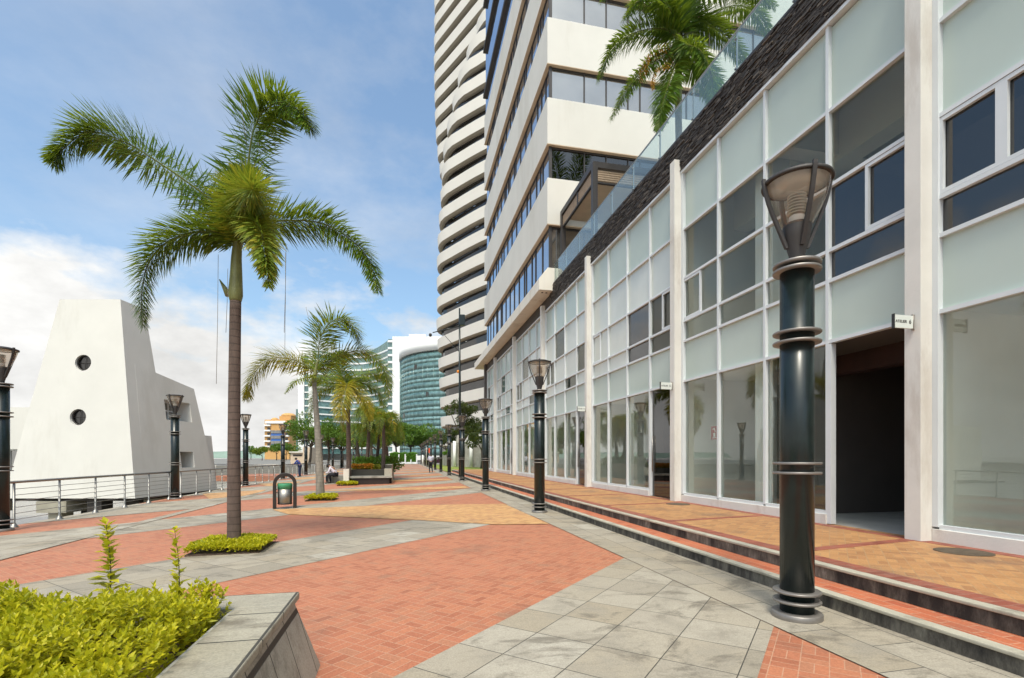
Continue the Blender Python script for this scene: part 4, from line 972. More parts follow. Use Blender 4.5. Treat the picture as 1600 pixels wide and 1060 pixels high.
# ------------------------------------------------------------------ curved white tower behind
def interp(tab, z):
    xs = [a for a, _ in tab]; return float(np.interp(z, xs, [b for _, b in tab]))
def curved_tower():
    t = thing('curved_tower', wc(0, 84, 0), 'white high-rise with rippling curved balcony bands behind the office tower', 'building')
    NX = [(2,682),(7,682),(12,680),(22,675.5),(33,677),(38,681),(43,686),(46,688),(50,697),(57,718),(65,757),(75,800),(95,870)]
    AL = [(5,35),(12,35),(35,46),(50,58),(60,62),(90,66)]
    P0 = Vector((-3.85, 69.5))
    def outlineA(z, off, n=40):
        al = R(interp(AL, z)); d = Vector((-math.sin(al), math.cos(al))); nn = Vector((-math.cos(al), -math.sin(al)))
        tx = (interp(NX, z)-800)/775
        s = (tx*P0.y - P0.x)/(d.x - tx*d.y); r = 6.5
        pts = []; S0 = -9; S1 = s-3.2
        C = P0 + d*S1 - nn*r
        for i in range(9): pts.append(P0 + d*(S0+(S1-S0)*i/9) + nn*(off + .5*math.sin(math.pi*(i/9))))
        for i in range(13):
            a = R(150)*i/12; pts.append(C + (nn*math.cos(a) + d*math.sin(a))*(r+off))
        e = pts[-1]; a = R(150); dd = (-nn*math.sin(a) + d*math.cos(a)); pts.append(e + dd*5)
        return pts
    def outlineB(z, off):
        al = R(interp([(40,42),(60,39.6),(90,38)], z)); d = Vector((-math.sin(al), math.cos(al))); nn = Vector((-math.cos(al), -math.sin(al)))
        nx = interp([(38,690),(44,689),(50,682),(55,678),(65,676),(80,677)], z); tx = (nx-800)/775
        Q = Vector((-8.04, 76.0)); s = (tx*Q.y - Q.x)/(d.x - tx*d.y); r = 3.2; S1 = s-1.4; C = Q+d*S1-nn*r; pts = []
        for i in range(9): pts.append(Q + d*(-16+(S1+16)*i/9) + nn*off)
        for i in range(13):
            a = R(140)*i/12; pts.append(C + (nn*math.cos(a)+d*math.sin(a))*(r+off))
        return pts
    def strip(mb, A, za, B, zb_, m, smooth=True):
        K = len(A); mb.add([tuple(wc(p.x,p.y,za)) for p in A]+[tuple(wc(p.x,p.y,zb_)) for p in B], [(i,i+1,K+i+1,K+i) for i in range(K-1)], m, smooth)
    z = 3.2; H = 3.15; k = 0
    while z < 84:
        for fn, lo, hi_ in ((outlineA, 0, 90), (outlineB, 40.5, 90)):
            if not (lo <= z <= hi_): continue
            b = MB(); o0, o1, oi, ow = fn(z, .0), fn(z, .10), fn(z, -.75), fn(z, -.75)
            strip(b, o0, z, o1, z+1.55, 0); strip(b, o1, z+1.55, fn(z,-.06), z+1.55, 0); strip(b, fn(z,-.06), z+1.55, fn(z,-.12), z+.3, 0)
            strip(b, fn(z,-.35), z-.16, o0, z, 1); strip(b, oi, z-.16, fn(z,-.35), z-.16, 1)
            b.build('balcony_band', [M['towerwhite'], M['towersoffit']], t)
            w = MB(); strip(w, ow, z-.3, ow, z+H-.3, 0, False); wo = w.build('window_wall', M['darkglass'], t)
        z += H; k += 1
    base = MB(); q = outlineA(3, -.2); strip(base, q, 0, q, 3.0, 0); base.build('base_wall', M['concrete'], t)
curved_tower()
def tower_back():
    # garage podium at the foot of the towers
    t = thing('garage_podium', wc(2,66,0), 'low grey garage podium wall at the foot of the curved tower', 'building')
    b = MB(); a0 = wc(-9.2,70); pts = [wc(-9.0,70), wc(4,58), wc(12,70), wc(-4,86)]; b.prism([(p.x,p.y) for p in pts], 0, 3.4); b.build('wall', M['concrete'], t)
    for i in range(5):
        p = wc(-9.0,70).lerp(wc(4,58), .1+.19*i); c = MB(); c.lathe([(.22,0),(.22,3.6)], (p.x-.3,p.y-.35,0), n=10); c.build('column', M['bright_white'], t)
tower_back()
# ------------------------------------------------------------------ white leaning building over the river
def evalmesh(o):
    dg = bpy.context.evaluated_depsgraph_get(); me = bpy.data.meshes.new_from_object(o.evaluated_get(dg)); o.modifiers.clear(); o.data = me
def white_building():
    t = thing('river_building', wc(-15.5,20.4,-.3), 'white leaning building with two round windows standing on piles in the river', 'building')
    zb, zt = -.30, 8.08
    def Q(px, Yc, z):
        return wc((px-800)/775*Yc, Yc, z)
    # tower wedge (front corners, back corners)
    B0 = wc(-15.5,20.4,zb); B1 = wc(-15.5,22.9,zb); BL = wc(-20.9,20.4,zb); BLb = wc(-20.9,23.6,zb)
    T0 = wc(-16.58,21,zt); T1 = wc(-16.58,22.4,zt); TL = wc(-19.15,21,zt); TLb = wc(-19.15,22.4,zt)
    m = MB(); m.hexa([BL,B0,B1,BLb,TL,T0,T1,TLb]); body = m.build('tower_body', M['white_wall'], t)
    # lower block running away from us
    m = MB(); m.hexa([wc(-20.4,21.2,zb), wc(-15.503,21.0,zb), wc(-15.503,26.1,zb), wc(-20.4,26.1,zb), wc(-20.0,21.6,5.6), wc(-16.230,21.35,5.42), wc(-16.160,25.2,4.86), wc(-20.0,25.2,4.9)]); low = m.build('side_block', M['white_wall'], t)
    # recessed openings cut with booleans
    def cut(target, mb):
        c = mb.build('cutter', M['white_wall'], t)
        for ob in (c, target):
            bb = bmesh.new(); bb.from_mesh(ob.data); bmesh.ops.recalc_face_normals(bb, faces=bb.faces); bb.to_mesh(ob.data); bb.free()
        md = target.modifiers.new('b', 'BOOLEAN'); md.object = c; md.operation = 'DIFFERENCE'; md.solver = 'EXACT'
        bpy.context.view_layer.update(); evalmesh(target); bpy.data.objects.remove(c)
    # front plane lean: depth grows .6 over 8.38 m
    for (px, py, lab) in ((129.6,567,0),(121.7,652,1)):
        Yc = 20.65; c = at(px,py,Yc); Yf = 20.4+.0716*(c.z-zb); c = at(px,py,Yf); ax = wc(0,1); X = wc(1,0)
        ang = [2*math.pi*i/40 for i in range(40)]
        cm = MB(); vs = []
        for d in (-.6,.28):
            for a in ang: vs.append(c + ax*d + X*(.34*math.cos(a)) + Vector((0,0,.34*math.sin(a))))
        cm.add(vs, [(i,(i+1)%40,40+(i+1)%40,40+i) for i in range(40)]+[tuple(range(39,-1,-1)),tuple(range(40,80))]); cut(body, cm)
        g_ = MB(); g_.add([c+ax*.16+X*(.335*math.cos(a))+Vector((0,0,.335*math.sin(a))) for a in ang], [tuple(range(40))]); w = g_.build('round_window', M['darkglass'], t)
        f = MB(); ring = [c+ax*.10+X*(.315*math.cos(a))+Vector((0,0,.315*math.sin(a))) for a in ang+[0]]; f.tube(ring, .022, 6)
        f.tube([c+ax*.12+Vector((0,0,-.31)), c+ax*.12+Vector((0,0,.31))], .012, 4); f.tube([c+ax*.12-X*.31, c+ax*.12+X*.31], .012, 4); f.build('window_frame', M['bronze'], w)
    def sidept(px, py):                                           # point of the leaning side face seen at a pixel
        Yc = 24
        for _ in range(8):
            z = 1.4-(py-714.5)/775*Yc; Yc = 775*(-15.5-.129*(z-zb))/(px-800)
        return Yc, z
    for (x0,y0,x1,y1) in ((256,624,300,658),(281,706,305,731)):
        ya, za = sidept(x0,y0); yb, zb2 = sidept(x1,y1); z0 = min(za,zb2); z1 = max(za,zb2)
        z1 = za; z0 = 1.4-(y1-714.5)/775*((ya+yb)/2)
        cm = MB(); X0 = -17.2; cm.hexa([wc(X0,ya,z0),wc(-15.2,ya,z0),wc(-15.2,yb,z0),wc(X0,yb,z0),wc(X0,ya,z1),wc(-15.2,ya,z1),wc(-15.2,yb,z1),wc(X0,yb,z1)]); cut(low, cm)
        xg = -16.75; g_ = MB(); g_.hexa([wc(xg-.02,ya,z0),wc(xg,ya,z0),wc(xg,yb,z0),wc(xg-.02,yb,z0),wc(xg-.02,ya,z1),wc(xg,ya,z1),wc(xg,yb,z1),wc(xg-.02,yb,z1)]); w = g_.build('window', M['greyglass'], t)
        f = MB()
        for s_ in (0,.33,.66,1): 
            y = ya+(yb-ya)*s_; f.hexa([wc(xg+.002,y-.03,z0),wc(xg+.05,y-.03,z0),wc(xg+.05,y+.03,z0),wc(xg+.002,y+.03,z0),wc(xg+.002,y-.03,z1),wc(xg+.05,y-.03,z1),wc(xg+.05,y+.03,z1),wc(xg+.002,y+.03,z1)])
        for z in (z0+.002,(z0+z1)/2,z1-.062): f.hexa([wc(xg+.003,ya,z),wc(xg+.052,ya,z),wc(xg+.052,yb,z),wc(xg+.003,yb,z),wc(xg+.003,ya,z+.06),wc(xg+.052,ya,z+.06),wc(xg+.052,yb,z+.06),wc(xg+.003,yb,z+.06)])
        f.build('window_frame', M['alu'], w)
    # annexe and left wing
    m = MB(); m.hexa([wc(-26,25.8,zb),wc(-16.0,25.8,zb),wc(-16.0,26.9,zb),wc(-26,26.9,zb),wc(-26,25.8,2.55),wc(-16.3,25.8,2.55),wc(-16.3,26.9,2.55),wc(-26,26.9,2.55)]); m.build('rear_block', M['white_wall'], t)
    m = MB(); m.hexa([wc(-34,21.9,zb),wc(-20.6,22.1,zb),wc(-20.6,30,zb),wc(-34,30,zb),wc(-34,21.9,3.62),wc(-20.3,22.1,3.62),wc(-20.3,30,3.62),wc(-34,30,3.62)]); wing = m.build('side_wing', M['white_wall'], t)
    cm = MB(); a, b = -24.2, -21.9; cm.hexa([wc(a,21.5,.75),wc(b,21.5,.75),wc(b,22.6,.75),wc(a,22.6,.75),wc(a,21.5,1.75),wc(b,21.5,1.75),wc(b,22.6,1.75),wc(a,22.6,1.75)]); cut(wing, cm)
    g_ = MB(); g_.hexa([wc(a,22.4,.75),wc(b,22.4,.75),wc(b,22.42,.75),wc(a,22.42,.75),wc(a,22.4,1.75),wc(b,22.4,1.75),wc(b,22.42,1.75),wc(a,22.42,1.75)]); w = g_.build('window', M['greyglass'], t)
    f = MB()
    for x in (a, a+.75, a+1.5, b-.06): f.hexa([wc(x,22.34,.75),wc(x+.06,22.34,.75),wc(x+.06,22.395,.75),wc(x,22.395,.75),wc(x,22.34,1.75),wc(x+.06,22.34,1.75),wc(x+.06,22.395,1.75),wc(x,22.395,1.75)])
    for z in (.752,1.69): f.hexa([wc(a,22.335,z),wc(b,22.335,z),wc(b,22.397,z),wc(a,22.397,z),wc(a,22.335,z+.058),wc(b,22.335,z+.058),wc(b,22.397,z+.058),wc(a,22.397,z+.058)])
    f.build('window_frame', M['alu'], w)
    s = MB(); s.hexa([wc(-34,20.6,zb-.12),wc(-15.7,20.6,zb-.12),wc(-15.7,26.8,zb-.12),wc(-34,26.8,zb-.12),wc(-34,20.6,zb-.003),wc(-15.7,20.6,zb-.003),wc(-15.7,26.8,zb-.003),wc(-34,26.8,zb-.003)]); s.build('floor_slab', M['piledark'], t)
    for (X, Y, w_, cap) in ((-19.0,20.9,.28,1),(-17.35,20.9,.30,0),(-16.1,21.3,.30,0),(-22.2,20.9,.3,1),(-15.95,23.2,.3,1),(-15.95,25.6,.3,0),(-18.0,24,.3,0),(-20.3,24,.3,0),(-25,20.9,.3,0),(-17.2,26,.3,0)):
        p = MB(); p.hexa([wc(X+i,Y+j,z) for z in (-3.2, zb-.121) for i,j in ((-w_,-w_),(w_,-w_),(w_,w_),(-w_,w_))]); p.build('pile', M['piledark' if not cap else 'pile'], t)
        if cap:
            p = MB(); p.hexa([wc(X+i,Y+j,z) for z in (zb-.60, zb-.1215) for i,j in ((-.62,-.45),(.62,-.45),(.62,.6),(-.62,.6))]); p.build('pile_cap', M['pile'], t)
    b = MB(); b.hexa([wc(X,Y,z) for z in (zb-.42, zb-.122) for X,Y in ((-15.75,21.2),(-15.70,21.2),(-15.70,26.1),(-15.75,26.1))]); b.build('edge_beam', M['pile'], t)
white_building()

# brick-red landing with its own railing beyond the promenade edge
def landing():
    t = thing('landing_stage', wc(-24,46,-.9), 'brick red landing stage with a thin steel railing out over the river', 'jetty')
    b = MB(); b.hexa([wc(X,Y,z) for z in (-.85,-.35) for X,Y in ((-28,46),(-19.5,46),(-19.5,52),(-27,52))]); b.build('deck', M['redbrickwall'], t)
    for X in (-26,-22.5): 
        p = MB(); p.hexa([wc(X+i,47+j,z) for z in (-3.2,-.852) for i,j in ((-.3,-.3),(.3,-.3),(.3,.3),(-.3,.3))]); p.build('pile', M['piledark'], t)
    for X in np.arange(-27.6,-19.4,1.35):
        p = MB(); c = wc(float(X),46.2,-.35); p.tube([c, c+Vector((0,0,1.05))], .03, 6); p.build('post', M['steel'], t)
    r = MB()
    r.tube([wc(-27.8,46.2,.70), wc(-19.5,46.2,.70)], .04, 6); r.build('top_rail', M['steel'], t)
landing()

# ------------------------------------------------------------------ far buildings
def slabbox(t, name, m, x0, x1, y0, y1, z0, z1): 
    b = MB(); b.hexa([wc(X,Y,z) for z in (z0,z1) for X,Y in ((x0,y0),(x1,y0),(x1,y1),(x0,y1))]); return b.build(name, M[m], t)
def teal_tower():
    C = (-16.2,190); Rr = 26
    t = thing('round_glass_tower', wc(C[0],C[1],0), 'round teal glass office block with a white crown band', 'building')
    def cyl(r, z0, z1, m, name, n=96):
        b = MB(); c = wc(C[0],C[1]); b.lathe([(r,z0),(r,z1)], (c.x,c.y,0), n=n, smooth=True); return b.build(name, M[m], t)
    cyl(Rr+.4, 37.2, 41.2, 'bright_white', 'crown_band')
    z = 2.0; k = 0; c = wc(C[0],C[1])
    while z < 37:
        h1 = min(z+2.15, 37.2); cyl(Rr, z, h1, 'tealglass', 'glass_band')
        if h1+1.1 <= 37.2: cyl(Rr+.05, h1, h1+1.1, 'teallight', 'spandrel_band')
        z += 3.25
    b = MB()
    for i in range(72):
        a = 2*math.pi*i/72; b.tube([(c.x+(Rr+.1)*math.cos(a), c.y+(Rr+.1)*math.sin(a), 2), (c.x+(Rr+.1)*math.cos(a), c.y+(Rr+.1)*math.sin(a), 37.2)], .05, 4)
    b.build('mullions', M['tealglass'], t)
    r_ = random.Random(2)
    for i in range(14):
        a0 = r_.uniform(math.pi*.9, math.pi*1.45); zz_ = 2+3.25*r_.randint(2,10); b = MB(); w = r_.uniform(.03,.07)
        b.lathe([(Rr+.12, zz_+.3),(Rr+.12, zz_+1.9)], (c.x,c.y,0), n=5, a0=a0, a1=a0+w, cap=False); b.build('open_window', M['darkglass'], t)
teal_tower()
def hotel():
    t = thing('hotel_building', wc(-80,240,0), 'long white and teal high-rise with a concave balcony front and white end walls', 'building')
    Y = 235; X = lambda px, yy=Y: (px-800)/775*yy; Z = lambda py, yy=Y: 1.4-(py-714.5)/775*yy
    slabbox(t, 'end_wall', 'bright_white', X(613), X(613)+24, Y, Y+30, 0, Z(526)); slabbox(t, 'roof_block', 'bright_white', X(637), X(663), Y+3, Y+20, Z(526)+.1, Z(520))
    slabbox(t, 'end_wall', 'bright_white', X(457), X(466.5), Y+6, Y+26, 0, Z(551)); slabbox(t, 'glass_strip', 'tealglass', X(466.5), X(474), Y+7, Y+25, 0, Z(552)); slabbox(t, 'end_wall', 'bright_white', X(474), X(483), Y+6, Y+26, 0, Z(551.5))
    for k in range(14): slabbox(t, 'floor_line', 'bright_white', X(466.5)+.01, X(474)-.01, Y+6.6, Y+6.98, 3+3.3*k, 3.6+3.3*k)
    slabbox(t, 'glass_strip', 'tealglass', X(606), X(613), Y+.3, Y+20, 0, Z(530))
    for k in range(17): slabbox(t, 'floor_line', 'bright_white', X(606), X(613)-.01, Y-.1, Y+.28, 3+3.3*k, 4.0+3.3*k)
    # concave front between the two end walls
    xa, xb = X(483), X(606); n = 30; pts = []
    for i in range(n+1):
        s = i/n; Xc = xa+(xb-xa)*s; d = 14*math.sin(math.pi*s)+ 6*(1-s); pts.append((Xc, Y+d))
    def ribbon(z0, z1, off, name, m):
        b = MB(); K = n+1
        b.add([tuple(wc(x,y-off,z0)) for x,y in pts]+[tuple(wc(x,y-off,z1)) for x,y in pts]+[tuple(wc(x,y+1,z1)) for x,y in pts], [(i,i+1,K+i+1,K+i) for i in range(n)]+[(K+i,K+i+1,2*K+i+1,2*K+i) for i in range(n)]); return b.build(name, M[m], t)
    top = lambda s: 0
    for k in range(15):
        z = 3+3.3*k; ribbon(z, z+2.6, 0, 'window_band', 'teallight' if k % 3 == 1 else 'tealglass'); ribbon(z+2.6, z+3.3, .5, 'balcony_band', 'bright_white')
    # raked roof glass following the curve
    b = MB(); K = n+1; hz = [53.2 + 3.5*(i/n)**2 for i in range(K)]
    b.add([tuple(wc(x,y,52.5)) for x,y in pts]+[tuple(wc(x,y,h)) for (x,y),h in zip(pts,hz)], [(i,i+1,K+i+1,K+i) for i in range(n)]); b.build('roof_glass', M['tealglass'], t)
    slabbox(t, 'body_core', 'bright_white', xa+1, xb-1, Y+24, Y+34, 0, 52); slabbox(t, 'low_wing', 'tealglass', X(451), X(457)-.05, Y+8, Y+20, 0, Z(637))
hotel()
def orange_building():
    t = thing('orange_building', wc(-140,300,0), 'orange and white apartment block with a blue central panel near the water', 'building')
    Y = 300; X = lambda px: (px-800)/775*Y; Z = lambda py: 1.4-(py-714.5)/775*Y
    slabbox(t, 'wall', 'orange_render', X(413.5), X(452), Y, Y+18, 0, Z(656)); slabbox(t, 'blue_panel', 'blue_render', X(424), X(444.5), Y-.5, Y-.02, Z(697.5), Z(673)); slabbox(t, 'roof_band', 'bright_white', X(415), X(446), Y-.6, Y+17, Z(662), Z(658)+.0)
    for k in range(5):
        z = Z(699)+3.25*k*.98
        for (a,b) in ((413.5,423.5),(445,452)): slabbox(t, 'balcony', 'bright_white', X(a), X(b), Y-1.2, Y-.03, z, z+.9)
        for (a,b) in ((418,422.5),(446,450)): slabbox(t, 'window', 'darkglass', X(a), X(b), Y-.3, Y-.031, z+.95, z+2.4)
    for k in range(3):
        for px in (426.5,431.5,436,441): slabbox(t, 'window', 'greyglass', X(px)-.9, X(px)+.9, Y-.8, Y-.52, Z(694)+3.2*k, Z(694)+3.2*k+1.8)
    slabbox(t, 'roof_lounge', 'orange_render', X(434), X(452), Y+2, Y+12, Z(656)+.05, Z(650)); d = MB(); c = wc(X(443),Y+7,Z(650)); d.lathe([(4.5,0),(4,1.2),(2.5,2.0),(.1,2.3)], tuple(c), n=16); d.build('dome', M['orange_render'], t)
    d = MB(); c = wc(X(421),Y+7,Z(656)); d.lathe([(2.4,0),(2.2,.8),(1.3,1.5),(.1,1.8)], tuple(c), n=16); d.build('dome', M['orange_render'], t)
orange_building()
def kiosk():
    t = thing('beige_kiosk', wc(-45,110,0), 'low beige pavilion with a dark slot opening beyond the left lamp posts', 'building')
    Y = 112; X = lambda px: (px-800)/775*Y
    slabbox(t, 'wall', 'soffit', X(454), X(476), Y, Y+6, -.1, 2.4); slabbox(t, 'roof', 'canopy', X(453), X(477), Y-.4, Y+6.4, 2.4, 2.65); slabbox(t, 'slot', 'brownframe', X(458), X(472), Y-.06, Y-.005, 1.6, 2.0)
    slabbox(t, 'tall_wall', 'soffit', X(476)+.01, X(489), Y-1, Y+5, -.1, 3.6)
kiosk()
q = MB(); q.hexa([wc(X,Y,z) for z in (-3.2,-1.0) for X,Y in ((-120,215),(-60,205),(-40,420),(-170,420))]); props(q.build('far_quay', M['bright_white']), kind='structure')
for (px, py, Y, hgt, cr, lab) in ((392,712,320,10,6,'tree clump on the far quay left of the orange building'),(409,712,230,7,4,'yellow-green palm-like tree before the orange building'),(432,712,240,9,5,'dark tree before the blue panel of the orange building'),(447,712,235,9,5,'tree between the orange building and the white slab')):
    b = wc((px-800)/775*Y, Y, -1.0); tree('quay_tree', lab, b, hgt, cr, 8, .9, M['tree_green'] if px != 409 else M['palm_mid'], seed=px, group='trees on the far quay', per=120)

# ------------------------------------------------------------------ stone planter island with benches
def island():
    u0, u1, v0, v1 = -2.80, -.70, 27.6, 35.0; z0 = -.08
    t = thing('planter_bench', (u0, v0, z0), 'grey stone planter with built-in bench, orange flowers and palms in the middle of the promenade', 'planter')
    b = MB(); b.box(u0+.1, u1-.05, v0, v0+.7, z0-.05, z0+.36); b.build('bench_base', M['brownframe'], t)
    b = MB(); b.box(u0-.02, u1+.12, v0-.08, v0+.72, z0+.361, z0+.46); b.build('bench_seat', M['concrete'], t)
    b = MB(); b.box(u0, u1-.3, v0+.721, v0+.95, z0-.05, z0+.80); b.build('wall', M['planterside'], t)
    b = MB(); b.box(u0-.28, u0-.001, v0-.2, v0+.6, z0-.05, z0+.85); b.build('end_block', M['canopy'], t)
    b = MB(); b.box(u1-.3, u1+.1, v0+.15, v0+.72, z0+.461, z0+.85); b.box(u1-.28, u1+.08, v0+.72, v1, z0-.05, z0+1.05); b.build('end_block', M['planterside'], t)
    b = MB(); b.box(u0, u0+.3, v0+.951, v1, z0-.05, z0+.8); b.box(u0+.3, u1-.3, v1-.3, v1, z0-.05, z0+.95); b.build('wall', M['planterside'], t)
    s = MB(); s.box(u0+.3, u1-.3, v0+.952, v1-.3, z0-.05, z0+.72); s.build('soil', M['soil'], t)
    s = MB(); s.box(u0-1.5, u0-.3, v0+2.2, v0+2.7, z0-.02, z0+.42); s.box(u0-1.5, u0-1.35, v0+2.2, v0+3.6, z0-.02, z0+.8); s.build('side_bench', M['concrete'], t)
    f = thing('flower_bed', (u0+.9, v0+1.2, z0+.7), 'low bed of orange and yellow flowers on the planter wall', 'flowers')
    lv = Leaves(); r_ = np.random.default_rng(8); n = 2600
    P = np.stack([r_.uniform(u0+.05,u1-.55,n), r_.uniform(v0+.8,v0+1.5,n), z0+.72+.30*r_.random(n)**.6],1)
    lv.add(P, r_.normal(size=(n,3))+[0,-.3,.7], r_.normal(size=(n,3))*.5+[0,0,1], .09*r_.uniform(.6,1.3,n), .05*r_.uniform(.6,1.3,n)); lv.build('leaves', M['palm_yellow'], f)
    lv = Leaves(); n = 900; P = np.stack([r_.uniform(u0+.05,u1-.9,n), r_.uniform(v0+.72,v0+1.3,n), z0+.82+.26*r_.random(n)**.6],1)
    lv.add(P, r_.normal(size=(n,3))+[0,-.6,.6], r_.normal(size=(n,3))*.5+[0,-.5,1], .08*r_.uniform(.6,1.3,n), .07*r_.uniform(.6,1.3,n)); lv.build('blossoms', M['flower'], f)
    # palms in and behind the planter
    for (px, vtop, Yc, hh, lab, sd) in ((572,0,31.5,3.6,'slender multi-stem palm rising from the left of the planter bed',1),(588,0,33,2.9,'stout palm leaning in the middle of the planter bed',2),(598,0,30.5,3.3,'palm with brown trunk at the right of the planter bed',3),(563,0,34.5,2.7,'low bushy palm behind the planter flowers',4),(606,0,36,3.0,'palm with golden drooping fronds right of the planter',5),(582,0,38,4.4,'taller dark palm behind the planter group',6)):
        p = wc((px-800)/775*Yc, Yc, z0+.3); tp = p+Vector((.25*math.sin(sd), .2*math.cos(sd*2), hh)); rr_ = random.Random(sd)
        tt = thing('garden_palm', p, lab, 'palm tree', 'garden palms in the planter bed')
        palm_trunk(tt, [p, (p+tp)/2+Vector((.1*math.sin(sd*3),0,0)), tp], [.13,.11,.08], M['trunk'] if sd % 2 else M['bark'])
        nf = 9
        for i in range(nf):
            az = 2*math.pi*i/nf + rr_.uniform(-.3,.3); L_ = rr_.uniform(1.2,1.75); gd = sd in (3,5) and i % 2 == 0
            frond(tt, arch(tp, az, L_, rr_.uniform(.3,.7), rr_.uniform(.5,1.2)), .55, [M['palm_mid'] if sd % 2 else M['palm_green'], M['palm_gold'] if gd else M['palm_yellow']], 26, ((70,1.),(105,1.)), gold=.45 if gd else .12, wid=.06, rnd=rr_)
    lv = thing('garden_shrub', wc(-8.6,33,z0+.6), 'dark broad-leaved shrubs filling the bed under the garden palms', 'shrub'); l2 = Leaves()
    for i in range(9): leafcloud(l2, tuple(wc(-9.6+i*.25,31.2+.5*(i%3),z0+1.05)), (.5,.5,.45), 330, .20, .08, 0, .2, .5, 900+i)
    l2.build('foliage', M['tree_green'], lv)
island()

# hedges, trees, posts at the far end
def hedges():
    Y = 105
    for i,(a,b) in enumerate(((608,622.5),(624,632.5),(634.5,650))):
        x0, x1 = (a-800)/775*Y, (b-800)/775*Y; c = wc((x0+x1)/2, Y, 0)
        t = thing('clipped_hedge', c, ['bright green clipped hedge block, leftmost of three at the end of the promenade','bright green clipped hedge block, middle one of three at the end of the promenade','bright green clipped hedge block, rightmost of three at the end of the promenade'][i], 'hedge', 'clipped hedges at the end of the promenade')
        lv = Leaves(); r_ = np.random.default_rng(i+50); n = 2600; X = r_.uniform(x0,x1,n); h = 2.0 + .25*np.sin((X-x0)*1.3)
        on = r_.random(n); Yv = np.where(on < .6, Y+r_.uniform(0,.15,n), Y+r_.uniform(0,1.5,n)); Zv = np.where(on < .6, r_.uniform(0,1,n)*h, h+r_.uniform(-.15,.1,n))
        P = np.stack([X*CT+Yv*ST, Yv*CT-X*ST, Zv],1); lv.add(P, r_.normal(size=(n,3))+[0,0,.4], r_.normal(size=(n,3))*.5+[-ST,-CT,.5], .22*r_.uniform(.6,1.3,n), .15*r_.uniform(.6,1.3,n)); lv.build('foliage', M['hedge'], t)
        bx = MB(); bx.hexa([wc(X_,Y_,z) for z in (.0,1.85) for X_,Y_ in ((x0+.1,Y+.12),(x1-.1,Y+.12),(x1-.1,Y+1.4),(x0+.1,Y+1.4))]); bx.build('hedge_core', M['hedge'], t)
    for i,px in enumerate((608,617.5,623.2,633,642,651)):
        p = wc((px-800)/775*104, 104, 0); m = MB(); m.box(p.x-.11,p.x+.11,p.y-.11,p.y+.11,0,1.9 if i != 1 and i != 4 else .75); m.box(p.x-.14,p.x+.14,p.y-.14,p.y+.14,1.901 if i != 1 and i != 4 else .751,2.0 if i != 1 and i != 4 else .85)
        o = m.build('gate_post', M['bright_white'], None, (p.x,p.y,0)); props(o, f'white square post between the clipped hedges, {ordn[i] if i else "first"} from the left', 'post', 'white posts by the clipped hedges')
    k = MB(); k.hexa([wc(X_,Y_,z) for z in (0,.35) for X_,Y_ in ((-26,104.2),(-19.8,104.2),(-19.8,104.6),(-26,104.6))]); props(k.build('low_kerb_wall', M['bright_white'], None, wc(-23,104.4,0)), 'low white kerb wall under the clipped hedges', 'wall')
hedges()
for (px, Yc, h_, cr, lab, sd, m_, nc) in ((620,118,9.2,4.8,'broad green tree behind the clipped hedges, the left one',21,'tree_green',30),(640,122,9.4,4.8,'broad green tree behind the clipped hedges, the right one',22,'tree_green',30),(661,126,9.0,4.6,'green tree seen between the far right lamp posts',31,'tree_green',26),
    (482,62,6.6,2.9,'bright green round tree behind the left lamp posts',23,'tree_green',18),(512,66,6.3,3.0,'bushy green tree behind the second palm',24,'tree_green',18),(535,70,5.6,3.0,'green tree seen left of the third palm trunk',25,'tree_dark',16),
    (722,61,8.2,2.6,'dark spreading tree on the lawn beside the far lamp posts',26,'tree_dark',17),(752,58,5.4,1.9,'smaller dark tree on the lawn near the shops',27,'tree_dark',12),(700,75,6.0,2.2,'loose dark tree on the lawn behind the walking man',28,'tree_dark',11),
    (590,85,6.2,3.2,'dense green tree far behind the stone planter',29,'tree_green',16),(556,88,6.6,3.4,'green tree far behind the third palm',30,'tree_green',16)):
    b = wc((px-800)/775*Yc, Yc, 0); tree('leafy_tree', lab, b, h_, cr, nc, .26 if Yc < 80 else .5, M[m_], seed=sd, per=230, group='leafy trees beyond the paving')
s_ = wc(-5.9,79,0); tree('round_bush', 'small bright clipped standard bush on the lawn', wc((699.5-800)/775*72,72,0), 2.6, .75, 6, .18, M['hedge'], seed=41, trunk_h=.5, per=160, cat='bush')
lwall = MB(); lwall.hexa([wc(X,Y,z) for z in (0,.62) for X,Y in ((-8.6,84),(8,72),(8,76),(-8.6,88))]); props(lwall.build('terrace_wall', M['concrete'], None, wc(0,80,0)), 'low grey retaining wall at the back of the lawn', 'wall')
